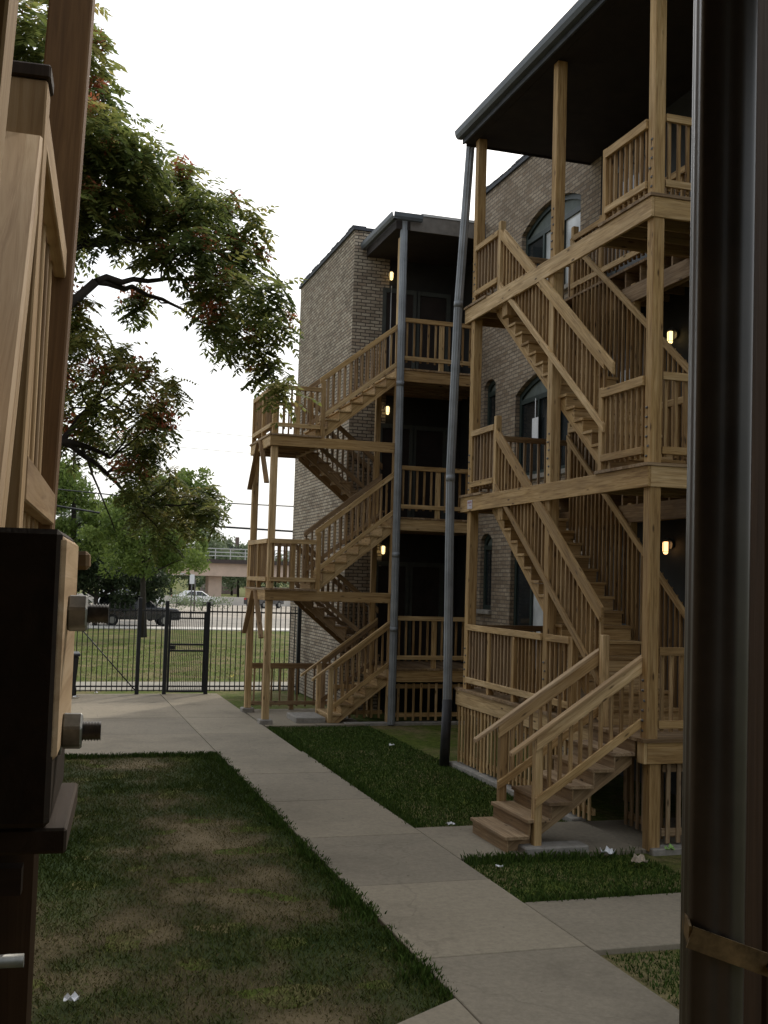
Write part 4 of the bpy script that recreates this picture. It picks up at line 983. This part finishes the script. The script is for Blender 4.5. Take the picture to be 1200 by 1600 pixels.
suv = [(-2.3, .35), (2.25, .35), (2.3, .8), (2.1, .98), (1.0, 1.06), (.35, 1.66), (-.2, 1.74), (-2.05, 1.72), (-2.3, 1.0)]
suvg = [[(.85, 1.08), (.32, 1.58), (-.2, 1.62), (-.2, 1.08)], [(-.3, 1.08), (-.3, 1.62), (-1.15, 1.62), (-1.15, 1.08)], [(-1.25, 1.08), (-1.25, 1.62), (-2.0, 1.58), (-2.15, 1.08)]]
sed = [(-2.2, .35), (2.2, .35), (2.2, .75), (1.1, .92), (.4, 1.4), (-.9, 1.42), (-1.5, 1.0), (-2.2, .95)]
sedg = [[(.9, .95), (.38, 1.33), (-.2, 1.35), (-.2, .95)], [(-.28, .95), (-.28, 1.35), (-.85, 1.35), (-1.3, .98)]]
cp = G(216, 63.4); car('dark parked estate car seen side-on through the picket fence', (cp[0], 63.4, -.01), .03, CARD, suv, suvg)
cp = G(205, 84); car('white and red car parked behind the dark estate car', (cp[0], 84, .25), .5, CARW, suv, suvg, group='distant cars')
for k, (px, d, m_) in enumerate(((306, 108, CARW), (430, 122, CARW), (413, 104, CARD), (448, 118, CARD))):
    cp = G(px, d); car(['white car at the far side of the lot left of the viaduct column', 'white car seen between the landing posts across the lot', 'dark car beside the white one across the lot', 'second dark car half hidden by the brick wing across the lot'][k], (cp[0], d, .0), .2+.3*k, m_, sed, sedg, group='distant cars')
vd = thing('rail_viaduct', 'pinkish concrete elevated rail viaduct with pale railing far beyond the road', 'viaduct', (20, 128, 0))
mb = MB(); mb.box(10, 95, 125, 134, 2.9, 4.35); mb.build('girder', VIADM, vd); mb = MB(); mb.box(9.5, 95, 124.4, 134.6, 4.352, 4.8); mb.build('track_deck', DARKB, vd)
mb = MB(); x = 10.2
while x < 60: mb.box(x-.05, x+.05, 124.5, 124.6, 4.801, 6.0); x += 1.7
for z in (5.2, 5.6, 6.0): mb.box(10, 60, 124.48, 124.62, z-.05, z+.05)
mb.build('railing', RAILM, vd)
for px in (336, 470):
    cx = G(px, 126)[0]; mb = MB(); mb.box(cx-.75, cx+.75, 126.3, 128.8, -.1, 2.89); mb.build('pier', VIADM, vd)
cx = G(349, 185)[0]; db = thing('brick_block', 'distant brown flat-roofed building above the viaduct railing', 'building', (cx, 185, 0))
mb = MB(); mb.box(cx-2.6, cx+2.6, 185, 195, 0, 7.7); mb.build('wall', BOXM, db); mb = MB(); mb.box(cx-2.7, cx+2.7, 184.9, 195.1, 7.701, 7.9); mb.build('roof', COPING, db)
mb = MB(); mb.box(cx+2.0, cx+2.5, 186, 187, 7.9, 9.6); mb.build('chimney', BOXM, db)
lw = tag(MB().box(-60, 90, 112, 112.4, -.05, .8).build('low_concrete_wall', simple('pale_wall', (.45, .42, .38), .9, nscale=.4)), 'long low pale concrete wall across the lot under the viaduct', 'wall')
p = G(304, 90); sl_ = thing('street_lamp', 'thin curved-arm street lamp in front of the hazy trees', 'street lamp', (p[0], 90, 0))
mb = MB(); x = p[0]; mb.tube([(x, 90, 0), (x, 90, 2.5), (x-.1, 90, 2.8), (x-.4, 90, 3.0), (x-.9, 90, 3.0)], [.07, .06, .05, .04, .04], 8); mb.build('pole', DARKST, sl_)
mb = MB(); mb.box(x-1.3, x-.85, 89.85, 90.15, 2.93, 3.05); mb.build('lamp_head', RAILM, sl_)
p = G(299, 76); ss = thing('street_sign', 'small white sign plate on a dark pole beside the road', 'sign', (p[0], 76, 0))
mb = MB(); mb.tube([(p[0], 76, 0), (p[0], 76, 2.9)], .04, 6); mb.build('pole', DARKST, ss); mb = MB(); mb.box(p[0]-.16, p[0]+.16, 75.92, 75.95, 2.3, 2.95); mb.build('plate', WHITEP, ss)
def wire(label, pts, y, r):
    mb = MB(); P_ = [onY(px, py, y) for px, py in pts]; a, b = P_[0], P_[-1]; d = (b-a)
    ext = [a-d*3+V((0, 0, 2.0))]+P_+[b+d*3+V((0, 0, 1.5))]
    mb.tube(ext, r, 5, cap=False); o = mb.build('power_line', BLACKM, loc=(a.x, y, a.z)); return tag(o, label, 'power line', 'power lines over the street')
wire('lower thick black power line just above the trees', [(85, 790), (207, 810), (310, 821), (450, 830)], 55, .055)
wire('second thick black power line above the lower one', [(85, 764), (193, 775), (326, 785), (450, 791)], 55, .032)
wire('thin power line third from the bottom', [(250, 696), (385, 708), (460, 712)], 58, .012)
wire('thin power line fourth from the bottom', [(287, 672), (390, 682), (460, 688)], 58, .012)
wire('faint topmost power line crossing behind the near tree', [(200, 542), (380, 562), (460, 570)], 60, .010)

# ------------------------------------------------------------------ the photographer's own porch (close foreground)
AZ = .0747; VV = V((math.sin(AZ), math.cos(AZ), 0)); UU = V((math.cos(AZ), -math.sin(AZ), 0))
def pv(px, py, v):                                   # point seen at px,py at depth v along the near porch
    d = ray(px, py); return EYE+d*(v/d.dot(VV))
def L3(u, v, z): return EYE+UU*u+VV*v+V((0, 0, z))
nP = thing('near_porch', 'dark wooden porch frame close to the camera at the left with pale sloping handrail', 'porch', (0, 0, 0))
Z = V((0, 0, 1))
def nbar(name, a, b, w, h, m, up=None, bevel=.004, ends=None):
    mb = MB(); mb.board(a, b, w, h, up or (0, 0, 1), ends=ends); return mb.build(name, m, nP, bevel=bevel)
# beam end block with bolts
vB = .86; a = pv(98, 827, vB); b = pv(81, 1295, vB); uR = (a-EYE).dot(UU); zt, zb = a.z-HC, b.z-HC
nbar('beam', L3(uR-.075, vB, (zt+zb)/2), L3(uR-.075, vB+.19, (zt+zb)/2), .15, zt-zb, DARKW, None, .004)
nbar('cleat', L3(uR-.008, vB+.003, (zt+zb)/2+.022), L3(uR-.008, vB+.21, (zt+zb)/2+.022), .022, (zt-zb)-.052, NEARW)
def bolt(px, py, v, ln):
    c = pv(px, py, v); u = (c-EYE).dot(UU); z = c.z-HC
    st = L3(uR-.02, v, z)
    mb = MB(); n = 46; pts = []; rs = []
    for i in range(n): pts.append(L3(uR-.02+(ln+.02)*i/(n-1), v, z)); rs.append(.0082 if i % 2 else .0068)
    mb.tube(pts, rs, 14); bo = fixn(mb.build('threaded_rod', DARKST, nP))
    mb = MB(); mb.tube([L3(uR+.003, v, z), L3(uR+.0185, v, z)], .0155, 6); mb.sm = [False]*len(mb.sm); mb.build('nut', STEEL, bo, bevel=.0015)
    mb = MB(); mb.tube([L3(uR+.0005, v, z), L3(uR+.0028, v, z)], .019, 18); mb.build('washer', STEEL, bo)
bolt(108, 958, .93, .035); bolt(102, 1142, .93, .033)
nbar('ledge_plate', L3(uR-.06, vB+.012, zb-.012), L3(uR-.06, vB+.2, zb-.012), .145, .019, DARKW, None, .002)
a = pv(55, 1330, .98); u_ = (a-EYE).dot(UU)
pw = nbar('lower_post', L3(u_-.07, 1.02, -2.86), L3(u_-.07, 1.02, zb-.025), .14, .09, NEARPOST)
c = pv(45, 1510, .94); mb = MB(); mb.tube([L3(u_-.12, .955, c.z-HC), L3(u_-.003, .955, c.z-HC)], .0055, 10); mb.build('threaded_rod', STEEL, nP)
mb = MB(); q = pv(20, 1380, .95); mb.board(L3(u_-.12, .962, q.z-HC), L3(u_-.008, .962, q.z-HC), .018, .022); mb.build('bracket', DARKW, nP)
nbar('joist_end', pv(88, 876, 1.25), pv(141, 876, 1.25), .05, .020, WOODD)
# handrail rising away from the camera to the newel
hv0, hv1 = 1.30, 2.34
R0, R1 = pv(-9, 905, hv0), pv(66, 224, hv1)
d_ = (R1-R0); R0b = R0
mb = MB(); mb.board(R0b-UU*.072, R1-UU*.072, .145, .038, Z); mb.build('handrail', NEARW, nP, bevel=.005)
mb = MB(); mb.board(R0b-UU*.022-Z*.09, R1-UU*.022-Z*.09, .038, .12, Z); mb.build('rail_board', NEARW, nP, bevel=.004)
vn = 2.38; nl = pv(9, 120, vn); nr = pv(75, 120, vn); un = (nr-EYE).dot(UU); wn = un-(nl-EYE).dot(UU); ztop = pv(70, 124, vn).z-HC
nbar('newel_post', L3(un-wn/2-.03, vn+wn/2, -1.0), L3(un-wn/2, vn+wn/2, ztop), wn, wn, NEARW, VV)
nbar('newel_cap', L3(un-wn/2, vn+wn/2, ztop+.001), L3(un-wn/2, vn+wn/2, ztop+.032), wn+.012, wn+.012, DARKW, VV)
# level guard receding from the newel to the tall post
vp = 3.7; e = pv(113, 345, vp); e0 = pv(77, 130, vn+wn); 
zr = ztop-.0
for zz, hh, nm in ((zr-.035, .09, 'top_rail'), (-.02+.22, .10, 'bottom_rail')):
    u1 = un-.01; u2 = (e-EYE).dot(UU)-.012
    nbar(nm, L3(u1-.019, vn+wn, zz), L3(u2-.019, vp, zz), .038, hh, NEARW)
for k in range(6):
    v = vn+wn+.12+k*.19; t = (v-vn)/(vp-vn); u = un-.05+(u2-un)*t
    nbar('baluster', L3(u-.01, v, -.1), L3(u-.004, v, zr-.05), .036, .036, NEARW, VV)
pt, pb = pv(145, 0, vp), pv(84, 790, vp); ut, ub = (pt-EYE).dot(UU), (pb-EYE).dot(UU); sl_p = (ut-ub)/((pt.z-pb.z))
zz0, zz1 = -2.86, 2.35
nbar('tall_post', L3(ub-.07+(zz0-(pb.z-HC))*sl_p, vp+.07, zz0), L3(ub-.07+(zz1-(pb.z-HC))*sl_p, vp+.07, zz1), .14, .14, BROWNW, VV, .006)
a, b = pv(22, 0, 1.45), pv(-4, 260, 1.45)
dd = (a-b); 
nbar('near_post', b-dd*5-UU*.045-Z*0, a+dd*.25-UU*.045, .09, .09, NEARW, VV)
# deck, plus unseen overhead slab and walls added to block light from behind
mb = MB()
for i in range(26): mb.board(L3(-2.2+i*.142, -2.4, -1.62), L3(-2.2+i*.142, .62, -1.62), .136, .036)
mb.build('deck', WOODD, nP)
mb = MB(); mb.board(L3(-.2, -2.4, 1.5), L3(-.2, 1.75, 1.5), 4.6, .2); mb.build('unseen_ceiling', SOFFIT, nP)
mb = MB(); mb.board(L3(-.2, -2.5, -.7), L3(-.2, -2.4, -.7), 4.6, 4.6); mb.build('unseen_back_wall', DARKWALL, nP)
mb = MB(); mb.board(L3(2.02, -2.4, -.7), L3(2.02, -.6, -.7), .12, 4.6); mb.build('unseen_side_wall', DARKWALL, nP)
mb = MB(); wall(mb, 'x', -2.3, -14, 17.4, 0, 11.6, nrm=1); wall(mb, 'y', 17.4, -12, -2.3, 0, 11.2, nrm=1); mb.build('unseen_house_wall', BRICK, nP)  # unseen opposite house, added and sized to shade the lower decks
mb = MB(); mb.box(-12, -2.31, -14, 17.39, 11.3, 11.59); mb.build('unseen_house_roof', SOFFIT, nP)
# right foreground: square downspout strapped to a post
dq = 1.72
def rp(px, py, d): return EYE+ray(px, py)*d           # depth along the optical axis
Dv = (fwd*V((1, 1, 0))).normalized(); Du = V((Dv.y, -Dv.x, 0))
a = rp(1098, 100, dq); b = rp(1078, 1500, dq); cx = (a+b)/2
dn = thing('near_downspout', 'dark brown square downspout strapped to a post in the right foreground', 'downspout', (cx.x, cx.y, 0))
# ribbed rectangular profile (x: along Du, y: along Dv)
prof2 = []
for i in range(64):
    t_ = 2*math.pi*i/64; c_, s_ = math.cos(t_), math.sin(t_); k_ = (abs(c_)**4+abs(s_)**4)**-.25*(1+.022*math.cos(10*t_))
    prof2.append((.046+.045*k_*c_, .04+.038*k_*s_))
tp, bt_ = b+(a-b)*1.6, b-(a-b)*.75
mb = MB(); n = len(prof2); vs = [bt_+Du*x+Dv*y for x, y in prof2]+[tp+Du*x+Dv*y for x, y in prof2]
mb.add(vs, [(i, (i+1) % n, (i+1) % n+n, i+n) for i in range(n)], smooth=True); fixn(mb.build('pipe', BROWNP, dn))
mb = MB(); c0 = rp(1080, 1462, dq); c1 = rp(1192, 1512, dq-.008); z_ = (c0.z+c1.z)/2
pL = b; 
mb.board(c0-Dv*.006-Du*.004, c0-Dv*.006+Du*.135-Z*.045, .004, .034); mb.board(c0-Dv*.004-Du*.003, c0+Dv*.05+Du*.002+Z*.012, .004, .034); st = mb.build('strap', simple('rusty_strap', (.22, .15, .07), .6, .3, var=.6, nscale=25), dn)
mb = MB(); q = c0-Dv*.009+Du*.122-Z*.042; mb.tube([q, q-Dv*.008], .008, 6); mb.build('screw', DARKST, st)
np2 = thing('near_post', 'plain brown wooden post at the right edge behind the square downspout', 'post', (cx.x+.15, cx.y+.2, 0))
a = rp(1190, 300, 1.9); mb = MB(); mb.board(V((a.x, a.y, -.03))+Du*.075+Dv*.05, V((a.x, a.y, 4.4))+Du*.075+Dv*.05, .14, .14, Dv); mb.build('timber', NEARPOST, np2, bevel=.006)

finish_balusters()
